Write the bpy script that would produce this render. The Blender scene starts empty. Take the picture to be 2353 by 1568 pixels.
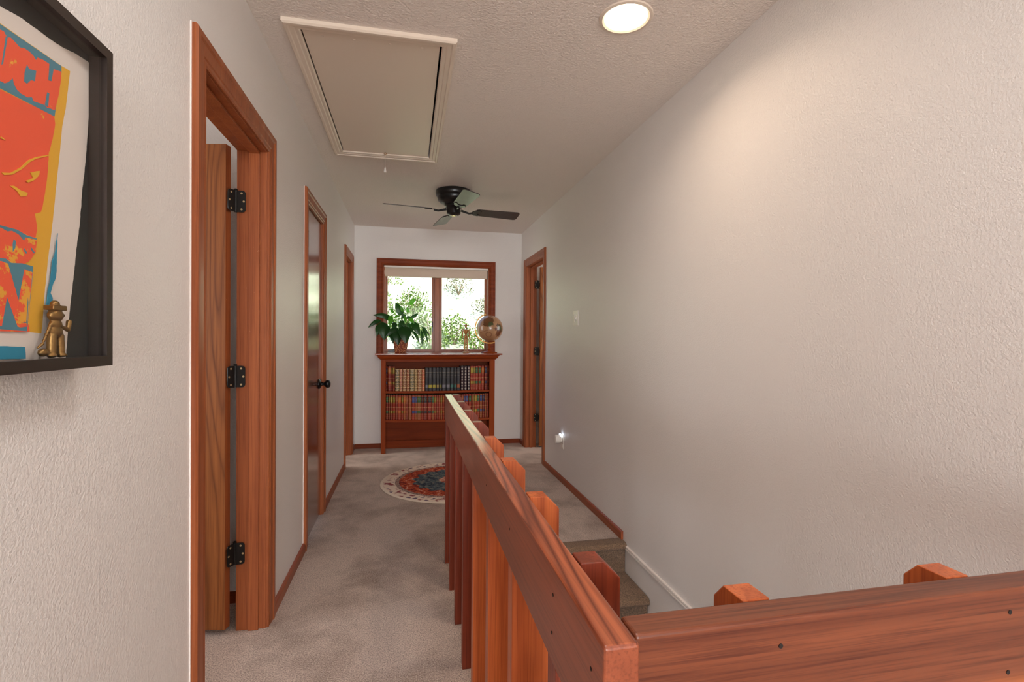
import bpy, bmesh, math, random
from math import sin, cos, pi, radians
from mathutils import Vector, Matrix
from mathutils.geometry import tessellate_polygon

SC = bpy.context.scene
COL = SC.collection

# ------------------------------------------------------------------ camera
CAM = Vector((0.0, 0.0, 1.225))
YAW, PITCH, ROLL, FPX = 0.2048, -0.0068, 0.0065, 1147.0
_f = Vector((sin(YAW) * cos(PITCH), cos(YAW) * cos(PITCH), sin(PITCH)))
_r = Vector((cos(YAW), -sin(YAW), 0))
_u = _r.cross(_f)
_R = _r * cos(ROLL) + _u * sin(ROLL)
_U = -_r * sin(ROLL) + _u * cos(ROLL)
cam_d = bpy.data.cameras.new('camera')
cam_d.sensor_width = 36
cam_d.lens = FPX / 2353 * 36
cam_d.clip_start = 0.02
cam = bpy.data.objects.new('camera', cam_d)
COL.objects.link(cam)
cam.matrix_world = Matrix(((_R.x, _U.x, -_f.x, CAM.x), (_R.y, _U.y, -_f.y, CAM.y), (_R.z, _U.z, -_f.z, CAM.z), (0, 0, 0, 1)))
SC.camera = cam

# ------------------------------------------------------------------ view, sky, light
SC.view_settings.view_transform = 'Standard'
SC.view_settings.look = 'None'
SC.view_settings.gamma = 1
SC.view_settings.exposure = 0.85
SC.view_settings.use_curve_mapping = False
SC.cycles.use_denoising = True
SC.cycles.max_bounces = 10
SC.cycles.diffuse_bounces = 6
SC.cycles.sample_clamp_indirect = 6
SC.cycles.caustics_reflective = False
SC.cycles.caustics_refractive = False

world = bpy.data.worlds.new('sky')
SC.world = world
world.use_nodes = True
wn = world.node_tree
wn.nodes.clear()
sky = wn.nodes.new('ShaderNodeTexSky')
sky.sky_type = 'HOSEK_WILKIE'
sky.sun_direction = Vector((0.25, -0.55, 0.8)).normalized()
sky.turbidity = 4
bg = wn.nodes.new('ShaderNodeBackground')
bg.inputs['Strength'].default_value = 10.0
wo = wn.nodes.new('ShaderNodeOutputWorld')
wn.links.new(sky.outputs[0], bg.inputs[0])
wn.links.new(bg.outputs[0], wo.inputs[0])


def light(name, kind, loc, energy, color=(1, 1, 1), aim=None, **kw):
    d = bpy.data.lights.new(name, kind)
    d.energy = energy
    d.color = color
    for k, v in kw.items():
        setattr(d, k, v)
    o = bpy.data.objects.new(name, d)
    COL.objects.link(o)
    o.location = loc
    if aim is not None:
        o.rotation_euler = (Vector(aim) - Vector(loc)).to_track_quat('-Z', 'Y').to_euler()
    return o


light('sun', 'SUN', (0, 0, 12), 8.0, (1, .97, .92), aim=(-2.2, 5.0, 5.0), angle=.01)
# area lamp added for assumed daylight behind the camera; the end wall is solid
light('daylight_rear_fill', 'AREA', (0.35, -5.85, 1.25), 128, (.92, .96, .99), aim=(0.35, 3.0, 1.25), shape='RECTANGLE', size=1.7, size_y=2.0)
# fill lamp added behind the camera to light the near walls and rails
light('rear_fill_lamp', 'AREA', (0.45, -.6, 2.42), 6.5, (.96, .96, 1.0), aim=(0.45, -.6, 0), shape='DISK', size=.2)
light('hall_fill_lamp', 'AREA', (0.25, .95, 2.42), 3.0, (1, .97, .94), aim=(0.12, .95, 0), shape='DISK', size=.3)  # added out-of-view fill that brightens the middle carpet and rail tops
# sky portal in the hall window opening
portal = light('hall_window_portal', 'AREA', (0.316, 5.83, 1.53), 1, (1, 1, 1), aim=(0.316, 2.0, 1.53), shape='RECTANGLE', size=1.17, size_y=.97)
portal.data.cycles.is_portal = True
# left room daylight; far-left and right lamps added to brighten the hall's end
light('daylight_left_room', 'AREA', (-3.1, 1.55, 1.4), 13, (.98, .98, 1.0), aim=(-.7, 1.9, 1.2), shape='RECTANGLE', size=1.2, size_y=1.2)
light('fill_far_left_room', 'AREA', (-2.0, 5.1, 1.4), 10, (1, .97, .93), aim=(-.6, 5.1, 1.3), shape='RECTANGLE', size=.8, size_y=1.2)
light('fill_right_room', 'AREA', (3.0, 4.7, 1.4), 10, (1, .97, .93), aim=(1.4, 5.0, 1.2), shape='RECTANGLE', size=1.0, size_y=1.0)

# ------------------------------------------------------------------ materials


def lin(c):
    return tuple(((v / 255 / 12.92) if v / 255 <= .04045 else ((v / 255 + .055) / 1.055) ** 2.4) for v in c) + (1,)


def base(name, col, rough=.5, spec=.5, metal=0., coat=0.):
    m = bpy.data.materials.new(name)
    m.use_nodes = True
    b = m.node_tree.nodes['Principled BSDF']
    b.inputs['Base Color'].default_value = lin(col)
    b.inputs['Roughness'].default_value = rough
    b.inputs['Specular IOR Level'].default_value = spec
    b.inputs['Metallic'].default_value = metal
    b.inputs['Coat Weight'].default_value = coat
    b.inputs['Coat Roughness'].default_value = .18
    return m


class NT:
    def __init__(s, m):
        s.m = m
        s.t = m.node_tree
        s.b = s.t.nodes['Principled BSDF']

    def n(s, typ, **kw):
        x = s.t.nodes.new('ShaderNode' + typ)
        for k, v in kw.items():
            if k in x.inputs:
                x.inputs[k].default_value = v
            else:
                setattr(x, k, v)
        return x

    def l(s, a, b):
        s.t.links.new(a, b)

    def coord(s, scale=(1, 1, 1), rnd=0.):
        tc = s.n('TexCoord')
        mp = s.n('Mapping')
        mp.inputs['Scale'].default_value = scale
        if rnd:
            oi = s.n('ObjectInfo')
            ml = s.n('Math', operation='MULTIPLY')
            ml.inputs[1].default_value = rnd
            s.l(oi.outputs['Random'], ml.inputs[0])
            s.l(ml.outputs[0], mp.inputs['Location'])
        s.l(tc.outputs['Object'], mp.inputs['Vector'])
        return mp.outputs[0]

    def noise(s, vec, scale, detail=2, rough=.5, dist=0.):
        x = s.n('TexNoise')
        x.inputs['Scale'].default_value = scale
        x.inputs['Detail'].default_value = detail
        x.inputs['Roughness'].default_value = rough
        x.inputs['Distortion'].default_value = dist
        s.l(vec, x.inputs['Vector'])
        return x.outputs[0]

    def math(s, op, a, b=None, clamp=False):
        x = s.n('Math', operation=op)
        x.use_clamp = clamp
        for i, v in ((0, a), (1, b)):
            if v is None:
                continue
            if isinstance(v, (int, float)):
                x.inputs[i].default_value = v
            else:
                s.l(v, x.inputs[i])
        return x.outputs[0]

    def ramp(s, fac, stops, interp='LINEAR'):
        x = s.n('ValToRGB')
        cr = x.color_ramp
        cr.interpolation = interp
        while len(cr.elements) < len(stops):
            cr.elements.new(.5)
        for e, (p, c) in zip(cr.elements, stops):
            e.position = p
            e.color = lin(c) if len(c) == 3 else c
        s.l(fac, x.inputs[0])
        return x.outputs[0]

    def mix(s, fac, a, b, mode='MIX'):
        x = s.n('Mix', data_type='RGBA', blend_type=mode)
        for i, v in ((0, fac), (6, a), (7, b)):
            if isinstance(v, (int, float)):
                x.inputs[i].default_value = v
            elif isinstance(v, tuple):
                x.inputs[i].default_value = lin(v)
            else:
                s.l(v, x.inputs[i])
        return x.outputs[2]

    def bump(s, h, strength=.3, dist=.002):
        x = s.n('Bump')
        x.inputs['Strength'].default_value = strength
        x.inputs['Distance'].default_value = dist
        s.l(h, x.inputs['Height'])
        s.l(x.outputs[0], s.b.inputs['Normal'])


def paint(name, col, scale=150., strength=.35, dist=.0022, rough=.5, spec=.35):
    m = base(name, col, rough, spec)
    t = NT(m)
    v = t.coord()
    h = t.noise(v, scale, 3, .55, .3)
    h2 = t.noise(v, scale * .33, 2, .5)
    t.bump(t.math('ADD', t.math('MULTIPLY', h, .8), t.math('MULTIPLY', h2, .15)), strength, dist)
    return m


def wood(name, light_c, dark_c, axis='z', rings=14., s=7., rough=.36, coat=.25, fibre=.5, ringmix=.55, wear=0., stretch=.06, streak=None, spec=.3, sharp=1.6):
    """grain runs along axis; contour bands of stretched noise make the figure, fine noise the fibres"""
    m = base(name, light_c, rough, spec, 0, coat)
    t = NT(m)
    i = 'xyz'.index(axis)
    sc = [1., 1., 1.]
    sc[i] = stretch
    v = t.coord(tuple(sc), 9.3)
    n1 = t.noise(v, s, 1.5, .45, .25)
    band = t.math('PINGPONG', t.math('MULTIPLY', n1, rings), 1.)
    band = t.math('POWER', band, sharp)
    sf = [1., 1., 1.]
    sf[i] = .018
    vf = t.coord(tuple(sf), 4.1)
    n2 = t.noise(vf, 240., 3, .6)
    n3 = t.noise(vf, 34., 2, .5)
    mid = tuple(int((a + b) / 2) for a, b in zip(light_c, dark_c))
    c = t.mix(t.math('MULTIPLY', band, ringmix), light_c, dark_c)
    c2 = t.mix(t.math('MULTIPLY', t.math('SUBTRACT', n3, .40, True), fibre * 6, True), c, mid)
    c3 = t.mix(t.math('MULTIPLY', t.math('SUBTRACT', n2, .46, True), fibre * 7, True), c2, dark_c)
    if wear:
        vw = t.coord((1, 1, 1))
        w = t.noise(vw, 46., 5, .8)
        f = t.math('MULTIPLY', t.math('GREATER_THAN', w, .735 - wear * .03), .65)
        c3 = t.mix(f, c3, (226, 176, 140))
    if streak:
        vs = t.coord((1, 1, 1))
        sx = t.n('SeparateXYZ')
        t.l(vs, sx.inputs[0])
        nn = t.noise(v, 5., 2)
        zz = t.math('ADD', sx.outputs[2], t.math('MULTIPLY', t.math('SUBTRACT', nn, .5), .05))
        d = t.math('ABSOLUTE', t.math('SUBTRACT', zz, streak[0]))
        f = t.math('SUBTRACT', 1., t.math('DIVIDE', d, streak[1]), True)
        c3 = t.mix(t.math('MULTIPLY', f, .8), c3, streak[2])
    t.l(c3, t.b.inputs['Base Color'])
    t.bump(t.math('ADD', n2, t.math('MULTIPLY', band, .4)), .10, .001)
    return m


M = {}
M['wall'] = paint('wall_paint', (229, 225, 221), 150, .75, .0032, .42, .5)
M['ceil'] = paint('ceiling_paint', (234, 225, 217), 85, 1., .007, .6)
M['ltrim'] = paint('painted_trim', (226, 212, 196), 30, .1, .001, .4)
M['white'] = base('white_plastic', (235, 230, 222), .35)
M['whitetrim'] = base('white_trim', (240, 232, 226), .3, .5)
M['fir'] = wood('stained_fir_upright', (166, 94, 54), (112, 52, 27), 'z', 8, 8, .42, .10, .35, .4, spec=.25, wear=1.)
M['fir_y'] = wood('stained_fir_along', (160, 84, 48), (108, 48, 26), 'y', 8, 8, .42, .12, .35, .35)
M['fir_x'] = wood('stained_fir_across', (150, 72, 40), (90, 36, 20), 'x', 8, 8, .45, .0, .35, .4, spec=.12)
M['oak'] = wood('oak_veneer', (170, 104, 54), (110, 60, 26), 'z', 34, 4.2, .45, .08, .4, .95, stretch=.12, sharp=3.)
M['closet'] = wood('dark_birch_veneer', (112, 52, 26), (84, 36, 16), 'z', 4, 5, .16, 1., .25, .3, spec=.4)
M['case'] = wood('cherry_bookcase_upright', (156, 70, 24), (104, 38, 11), 'z', 6, 7, .5, .0, .3, .4, spec=.12)
M['case_x'] = wood('cherry_bookcase_across', (146, 62, 21), (98, 34, 10), 'x', 6, 7, .5, .0, .3, .4, spec=.12)
M['case_top'] = wood('cherry_bookcase_top', (160, 70, 26), (104, 38, 12), 'x', 6, 7, .2, 1., .3, .4)
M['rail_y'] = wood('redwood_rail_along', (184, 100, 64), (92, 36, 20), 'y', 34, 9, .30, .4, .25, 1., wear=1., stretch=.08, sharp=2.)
M['rail_side'] = wood('redwood_rail_shaded_side', (152, 80, 52), (102, 48, 30), 'y', 5, 8, .38, .2, .35, .35, wear=.6, stretch=.05)  # rail side: plainer grain, tone darkened to stand for ambient shade
M['rail_x'] = wood('redwood_rail_across', (126, 68, 42), (80, 36, 22), 'x', 9, 9, .40, .15, .55, .5, wear=.5, stretch=.05, streak=(.782, .022, (206, 118, 62)))
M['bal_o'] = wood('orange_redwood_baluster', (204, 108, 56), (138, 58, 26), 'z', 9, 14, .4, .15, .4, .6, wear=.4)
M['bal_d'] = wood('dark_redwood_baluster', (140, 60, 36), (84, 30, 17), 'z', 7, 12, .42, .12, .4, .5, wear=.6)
M['black'] = base('black_hardware', (14, 13, 13), .32, .5, .2)
M['screw'] = base('screw_brass', (196, 176, 136), .35, .5, .8)
M['fanblack'] = base('fan_black', (20, 18, 17), .3, .5)
M['blade'] = wood('fan_blade_black', (74, 64, 60), (48, 40, 38), 'x', 5, 6, .38, .2, .3, .5)
M['brass'] = base('brass_metal', (150, 108, 58), .36, .5, .95)
M['hole'] = base('dark_hole', (24, 14, 10), .8)
M['shade'] = base('shade_fabric', (214, 196, 178), .8)
M['dark'] = base('attic_dark', (30, 22, 16), .9)


def carpet(name, col, dark):
    m = base(name, col, .95, .1)
    t = NT(m)
    v = t.coord()
    big = t.noise(v, 2.6, 4, .65, .3)
    mid = t.noise(v, 22., 3, .6)
    fine = t.noise(v, 190., 4, .9)
    c = t.mix(t.math('MULTIPLY', t.math('SUBTRACT', big, .45, True), 5., True), col, dark)
    d2 = tuple(int(x * .50) for x in col)
    l2 = tuple(min(255, int(x * 1.25)) for x in col)
    c = t.mix(t.math('MULTIPLY', t.math('SUBTRACT', fine, .49, True), 7, True), c, d2)
    c = t.mix(t.math('MULTIPLY', t.math('SUBTRACT', .47, fine, True), 7, True), c, l2)
    t.l(c, t.b.inputs['Base Color'])
    t.b.inputs['Sheen Weight'].default_value = .15
    t.bump(t.math('ADD', fine, t.math('MULTIPLY', mid, .6)), .9, .006)
    return m


M['carpet'] = carpet('beige_carpet', (226, 203, 189), (178, 154, 140))
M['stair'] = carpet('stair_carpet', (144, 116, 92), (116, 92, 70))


def glass_mat(name):
    m = bpy.data.materials.new(name)
    m.use_nodes = True
    t = m.node_tree
    t.nodes.clear()
    o = t.nodes.new('ShaderNodeOutputMaterial')
    a = t.nodes.new('ShaderNodeBsdfTransparent')
    g = t.nodes.new('ShaderNodeBsdfGlossy')
    g.inputs['Roughness'].default_value = .02
    lw = t.nodes.new('ShaderNodeLayerWeight')
    p = t.nodes.new('ShaderNodeMath')
    p.operation = 'POWER'
    p.inputs[1].default_value = 5
    q = t.nodes.new('ShaderNodeMath')
    q.operation = 'MULTIPLY_ADD'
    q.inputs[1].default_value = .9
    q.inputs[2].default_value = .004
    mx = t.nodes.new('ShaderNodeMixShader')
    t.links.new(lw.outputs['Facing'], p.inputs[0])
    t.links.new(p.outputs[0], q.inputs[0])
    t.links.new(q.outputs[0], mx.inputs[0])
    t.links.new(a.outputs[0], mx.inputs[1])
    t.links.new(g.outputs[0], mx.inputs[2])
    t.links.new(mx.outputs[0], o.inputs[0])
    return m


M['glass'] = glass_mat('clear_glass')


def emit(name, col, strength):
    m = base(name, col)
    b = m.node_tree.nodes['Principled BSDF']
    b.inputs['Emission Color'].default_value = lin(col)
    b.inputs['Emission Strength'].default_value = strength
    return m


M['lens'] = emit('lamp_lens', (255, 236, 205), 9)
M['led'] = emit('night_light_led', (225, 236, 255), 2.2)


# ------------------------------------------------------------------ mesh helpers
class MB:
    def __init__(s):
        s.v = []
        s.f = []
        s.m = []

    def add(s, vs, fs, mi=0):
        k = len(s.v)
        s.v += [tuple(x) for x in vs]
        s.f += [tuple(i + k for i in f) for f in fs]
        s.m += [mi] * len(fs)
        return s

    def box(s, x0, x1, y0, y1, z0, z1, mi=0):
        return s.add([(x0, y0, z0), (x1, y0, z0), (x1, y1, z0), (x0, y1, z0), (x0, y0, z1), (x1, y0, z1), (x1, y1, z1), (x0, y1, z1)],
                     [(0, 3, 2, 1), (4, 5, 6, 7), (0, 1, 5, 4), (1, 2, 6, 5), (2, 3, 7, 6), (3, 0, 4, 7)], mi)

    def obox(s, o, ax, ay, az, mi=0):
        """box from corner o with edge vectors"""
        o, ax, ay, az = map(Vector, (o, ax, ay, az))
        vs = [o, o + ax, o + ax + ay, o + ay, o + az, o + ax + az, o + ax + ay + az, o + ay + az]
        return s.add(vs, [(0, 3, 2, 1), (4, 5, 6, 7), (0, 1, 5, 4), (1, 2, 6, 5), (2, 3, 7, 6), (3, 0, 4, 7)], mi)

    def lathe(s, prof, origin=(0, 0, 0), axis=(0, 0, 1), seg=32, mi=0, caps=True):
        q = Vector((0, 0, 1)).rotation_difference(Vector(axis))
        o = Vector(origin)
        vs = []
        for r, h in prof:
            for k in range(seg):
                a = 2 * pi * k / seg
                vs.append(o + q @ Vector((r * cos(a), r * sin(a), h)))
        fs = []
        for i in range(len(prof) - 1):
            for k in range(seg):
                k2 = (k + 1) % seg
                fs.append((i * seg + k, i * seg + k2, (i + 1) * seg + k2, (i + 1) * seg + k))
        if caps:
            fs.append(tuple(reversed(range(seg))))
            fs.append(tuple(range((len(prof) - 1) * seg, len(prof) * seg)))
        return s.add(vs, fs, mi)

    def ball(s, c, r, seg=20, ring=12, mi=0, rot=None):
        rx, ry, rz = (r, r, r) if isinstance(r, (int, float)) else r
        R = rot or Matrix.Identity(3)
        vs = [Vector(c) + R @ Vector((0, 0, -rz))]
        for i in range(1, ring):
            p = -pi / 2 + pi * i / ring
            for k in range(seg):
                a = 2 * pi * k / seg
                vs.append(Vector(c) + R @ Vector((rx * cos(p) * cos(a), ry * cos(p) * sin(a), rz * sin(p))))
        vs.append(Vector(c) + R @ Vector((0, 0, rz)))
        fs = []
        for k in range(seg):
            fs.append((0, 1 + (k + 1) % seg, 1 + k))
        for i in range(ring - 2):
            for k in range(seg):
                a = 1 + i * seg
                k2 = (k + 1) % seg
                fs.append((a + k, a + k2, a + seg + k2, a + seg + k))
        a = 1 + (ring - 2) * seg
        for k in range(seg):
            fs.append((a + k, a + (k + 1) % seg, len(vs) - 1))
        return s.add(vs, fs, mi)

    def tube(s, pts, r, seg=10, mi=0):
        pts = [Vector(p) for p in pts]
        rs = r if isinstance(r, (list, tuple)) else [r] * len(pts)
        vs = []
        up = Vector((0, 0, 1))
        for i, p in enumerate(pts):
            t = (pts[min(i + 1, len(pts) - 1)] - pts[max(i - 1, 0)]).normalized()
            a = t.cross(up)
            if a.length < .05:
                a = t.cross(Vector((1, 0, 0)))
            a.normalize()
            b = a.cross(t)
            for k in range(seg):
                w = 2 * pi * k / seg
                vs.append(p + rs[i] * (a * cos(w) + b * sin(w)))
        fs = []
        for i in range(len(pts) - 1):
            for k in range(seg):
                k2 = (k + 1) % seg
                fs.append((i * seg + k, i * seg + k2, (i + 1) * seg + k2, (i + 1) * seg + k))
        fs.append(tuple(reversed(range(seg))))
        fs.append(tuple(range((len(pts) - 1) * seg, len(pts) * seg)))
        return s.add(vs, fs, mi)

    def prism(s, poly, fn, d0, d1, mi=0):
        """poly of 2D points, fn(a, b, d) -> xyz"""
        n = len(poly)
        tr = tessellate_polygon([[Vector((a, b, 0)) for a, b in poly]])
        vs = [fn(a, b, d0) for a, b in poly] + [fn(a, b, d1) for a, b in poly]
        fs = [tuple(t) for t in tr] + [tuple(reversed([i + n for i in t])) for t in tr]
        fs += [(i, (i + 1) % n, (i + 1) % n + n, i + n) for i in range(n)]
        return s.add(vs, fs, mi)

    def sweep(s, fn, a0, a1, b0, b1, prof, closed, mi=0):
        """mitred moulding round the rectangle a0..a1, b0..b1; prof = (outward, thickness); fn(a, b, t) -> xyz"""
        def ring(u, t):
            if closed:
                return [fn(a0 - u, b0 - u, t), fn(a0 - u, b1 + u, t), fn(a1 + u, b1 + u, t), fn(a1 + u, b0 - u, t)]
            return [fn(a0 - u, b0, t), fn(a0 - u, b1 + u, t), fn(a1 + u, b1 + u, t), fn(a1 + u, b0, t)]
        n = len(prof)
        vs = []
        for u, t in prof:
            vs += ring(u, t)
        fs = []
        for i in range(n):
            j = (i + 1) % n
            for k in range(4 if closed else 3):
                k2 = (k + 1) % 4
                fs.append((i * 4 + k, i * 4 + k2, j * 4 + k2, j * 4 + k))
        if not closed:
            fs.append(tuple(i * 4 for i in range(n)))
            fs.append(tuple(i * 4 + 3 for i in reversed(range(n))))
        return s.add(vs, fs, mi)


def world_org(o):
    v = Vector((0, 0, 0))
    while o is not None:
        v = v + o.location
        o = o.parent
    return v


def obj(name, mb, mats, parent=None, loc=None, bevel=0., seg=2, smooth=False, angle=40, local=False):
    """links mb as ONE mesh object; vertices are world coordinates unless local"""
    mats = mats if isinstance(mats, (list, tuple)) else [mats]
    off = Vector((0, 0, 0))
    if not local:
        if parent is not None:
            off = world_org(parent)
        if loc is not None:
            off = Vector(loc)
    me = bpy.data.meshes.new(name)
    me.from_pydata([tuple(Vector(v) - off) for v in mb.v], [], mb.f)
    for m in mats:
        me.materials.append(M[m] if isinstance(m, str) else m)
    for p, mi in zip(me.polygons, mb.m):
        p.material_index = mi
    bm = bmesh.new()
    bm.from_mesh(me)
    bmesh.ops.recalc_face_normals(bm, faces=bm.faces)
    bm.to_mesh(me)
    bm.free()
    o = bpy.data.objects.new(name, me)
    COL.objects.link(o)
    if parent is not None:
        o.parent = parent
        if loc is not None:
            o.location = Vector(loc) - (Vector((0, 0, 0)) if local else world_org(parent))
    elif loc is not None:
        o.location = loc
    if smooth:
        for p in me.polygons:
            p.use_smooth = True
        try:
            me.set_sharp_from_angle(angle=radians(angle))
        except Exception:
            pass
    if bevel:
        b = o.modifiers.new('bevel', 'BEVEL')
        b.width = bevel
        b.segments = seg
        b.limit_method = 'ANGLE'
        b.angle_limit = radians(35)
    return o


def thing(name, label, cat, loc=(0, 0, 0), group=None):
    o = bpy.data.objects.new(name, None)
    COL.objects.link(o)
    o.empty_display_size = .05
    o.location = loc
    o['label'] = label
    o['category'] = cat
    if group:
        o['group'] = group
    return o


def tag(o, label, cat, group=None):
    o['label'] = label
    o['category'] = cat
    if group:
        o['group'] = group
    return o


def struct(o, label=None, cat=None):
    o['kind'] = 'structure'
    if label:
        o['label'] = label
        o['category'] = cat
    return o


# ------------------------------------------------------------------ the setting
XL, XR, YB, HC, YN = -.58, 1.287, 5.675, 2.435, -6.0
WT = .115                                  # wall thickness
DOOR_TOP = 1.99
D1 = (1.59, 2.25)
D2 = (3.09, 3.61)
D3 = (4.90, 5.38)
D4 = (4.70, 5.41)

# floor: hall, top landing, near landing and the floors of the side rooms, one carpet
mb = MB()
mb.box(XL - .2, .302, YN - .1, YB + .15, -.20, 0)
mb.box(.302, XR + .05, 2.855, YB + .15, -.20, 0)
mb.box(.302, XR + .05, YN - .1, .588, -.20, 0)
mb.box(-3.3, XL - .2, .8, 2.75, -.20, 0)
mb.box(-2.2, XL - .2, 4.4, YB + .15, -.20, 0)
mb.box(XR + .05, 3.2, 3.9, YB + .15, -.20, 0)
struct(obj('floor', mb, 'carpet'), 'beige cut pile carpet covering the hall floor', 'floor')

# ceiling with the hatch opening and the downlight opening kept solid
HX0, HX1, HY0, HY1 = -.425, .135, 2.088, 3.408
mb = MB()
z0, z1 = HC, HC + .1
mb.box(-3.3, HX0, YN - .1, YB + .15, z0, z1)
mb.box(HX1, 3.2, YN - .1, YB + .15, z0, z1)
mb.box(HX0, HX1, YN - .1, HY0, z0, z1)
mb.box(HX0, HX1, HY1, YB + .15, z0, z1)
struct(obj('ceiling', mb, 'ceil'), 'textured off-white ceiling of the hall', 'ceiling')
mb = MB()
mb.box(HX0 - .02, HX1 + .02, HY0 - .02, HY1 + .02, HC + .1, HC + .12)
struct(obj('hatch_dark_lid', mb, 'dark'))  # dark-coloured lid over the hatch, so its gap reads unlit


def wall_x(name, x0, x1, y0, y1, zb, openings, label):
    mb = MB()
    y = y0
    for (a, b, zt) in openings:
        mb.box(x0, x1, y, a, zb, HC)
        mb.box(x0, x1, a, b, zt, HC)
        y = b
    mb.box(x0, x1, y, y1, zb, HC)
    return struct(obj(name, mb, 'wall'), label, 'wall')


J = .02   # jamb thickness
wall_x('wall_left', XL - WT, XL, YN, YB, 0, [(D1[0] - J, D1[1] + J, DOOR_TOP + J), (D2[0] - J, D2[1] + J, DOOR_TOP + J), (D3[0] - J, D3[1] + J, DOOR_TOP + J)],
       'cream left wall with three doorways')
wall_x('wall_right', XR, XR + WT, YN, YB, -2.2, [(D4[0] - J, D4[1] + J, DOOR_TOP + .02 + J)], 'tall cream right wall beside the stairs')
# the right wall's doorway must not open below the floor
struct(obj('wall_right_footing', MB().box(XR, XR + WT, D4[0] - J, D4[1] + J, -.2, -.001), 'carpet')).name = 'trim_5'
WX0, WX1, WZ0, WZ1 = -.272, .905, 1.045, 2.018
mb = MB()
mb.box(XL - WT, WX0, YB, YB + .14, 0, HC)
mb.box(WX1, XR + WT, YB, YB + .14, 0, HC)
mb.box(WX0, WX1, YB, YB + .14, 0, WZ0)
mb.box(WX0, WX1, YB, YB + .14, WZ1, HC)
struct(obj('wall_back', mb, 'wall'), 'cream end wall with the window', 'wall')
struct(obj('wall_near', MB().box(XL - WT, XR + WT, YN - .1, YN, -.2, HC), 'wall'))
# stairwell lining
struct(obj('wall_stairwell_left', MB().box(.262, .302, .588, 2.90, -2.2, -.201), 'wall'))
struct(obj('wall_stairwell_far', MB().box(.302, XR, 2.86, 2.90, -2.2, -.201), 'wall'))
struct(obj('floor_below', MB().box(.262, XR + WT, .54, 2.90, -2.26, -2.2), 'carpet'))
struct(obj('wall_stairwell_near', MB().box(.302, XR, .54, .588, -2.2, -.201), 'wall'))
# side rooms
def room(n, x0, x1, y0, y1, openx):
    mb = MB()
    t = .06
    mb.box(x0 - t, x1 + t, y0 - t, y0, 0, HC)
    mb.box(x0 - t, x1 + t, y1, y1 + t, 0, HC)
    if openx == 'r':
        mb.box(x0 - t, x0, y0, y1, 0, HC)
    else:
        mb.box(x1, x1 + t, y0, y1, 0, HC)
    return struct(obj(n, mb, 'wall'))


room('wall_left_room', -3.2, XL - WT - .061, .9, 2.50, 'r')
room('wall_far_left_room', -2.1, XL - WT - .061, 4.55, YB - .07, 'r')
room('wall_right_room', XR + WT + .061, 3.1, 4.0, YB - .07, 'l')
mb = MB()
mb.box(XL - WT - .42, XL - WT - .061, 2.95, 3.75, 2.2, 2.26)
mb.box(XL - WT - .42, XL - WT - .40, 2.95, 3.75, 0, 2.2)

# baseboards
BH, BT = .05, .014
def bprof(mbx, fn, a0, a1):
    poly = [(0, 0), (BT, 0), (BT, BH - .012), (BT - .004, BH - .004), (BT - .009, BH), (0, BH)]
    mbx.prism(poly, fn, a0, a1)
mb = MB()
CW = .085
for a, b in ((YN, D1[0] - CW), (D1[1] + CW, D2[0] - CW), (D2[1] + CW, D3[0] - CW), (D3[1] + CW, YB)):
    bprof(mb, lambda t, z, d: (XL + t, d, z), a, b)
struct(obj('baseboard_left', mb, 'fir_y'), 'thin red-brown wooden baseboard along the left wall', 'baseboard')
mb = MB()
for a, b in ((2.83, D4[0] - CW), (D4[1] + CW, YB)):
    bprof(mb, lambda t, z, d: (XR - t, d, z), a, b)
struct(obj('baseboard_right', mb, 'fir_y'), 'thin red-brown wooden baseboard along the right wall', 'baseboard')
mb = MB()
bprof(mb, lambda t, z, d: (d, YB - t, z), XL + BT, XR - BT)
struct(obj('baseboard_back', mb, 'fir_x'), 'thin red-brown wooden baseboard under the window', 'baseboard')
mb = MB()
bprof(mb, lambda t, z, d: (d, 2.50 - t, z), -3.2, -.72)
struct(obj('baseboard_left_room', mb, 'fir_x'))
mb = MB()
for (za, zb_) in ((-.041, -.031), (-.028, -.016)):
    mb.box(XR - .012, XR, .59, 2.822, za, zb_)
mb.box(XR - .006, XR, .59, 2.822, -.043, -.014)
struct(obj('trim_1', mb, 'whitetrim', bevel=.002), 'narrow white trim strip running along the wall above the stairs', 'trim')

# ------------------------------------------------------------------ doors
CPROF = [(0.004, 0), (0.004, .008), (.009, .011), (.022, .009), (.026, .012), (.058, .0135), (.064, .018), (.080, .018), (.085, .013), (.085, 0)]


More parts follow.
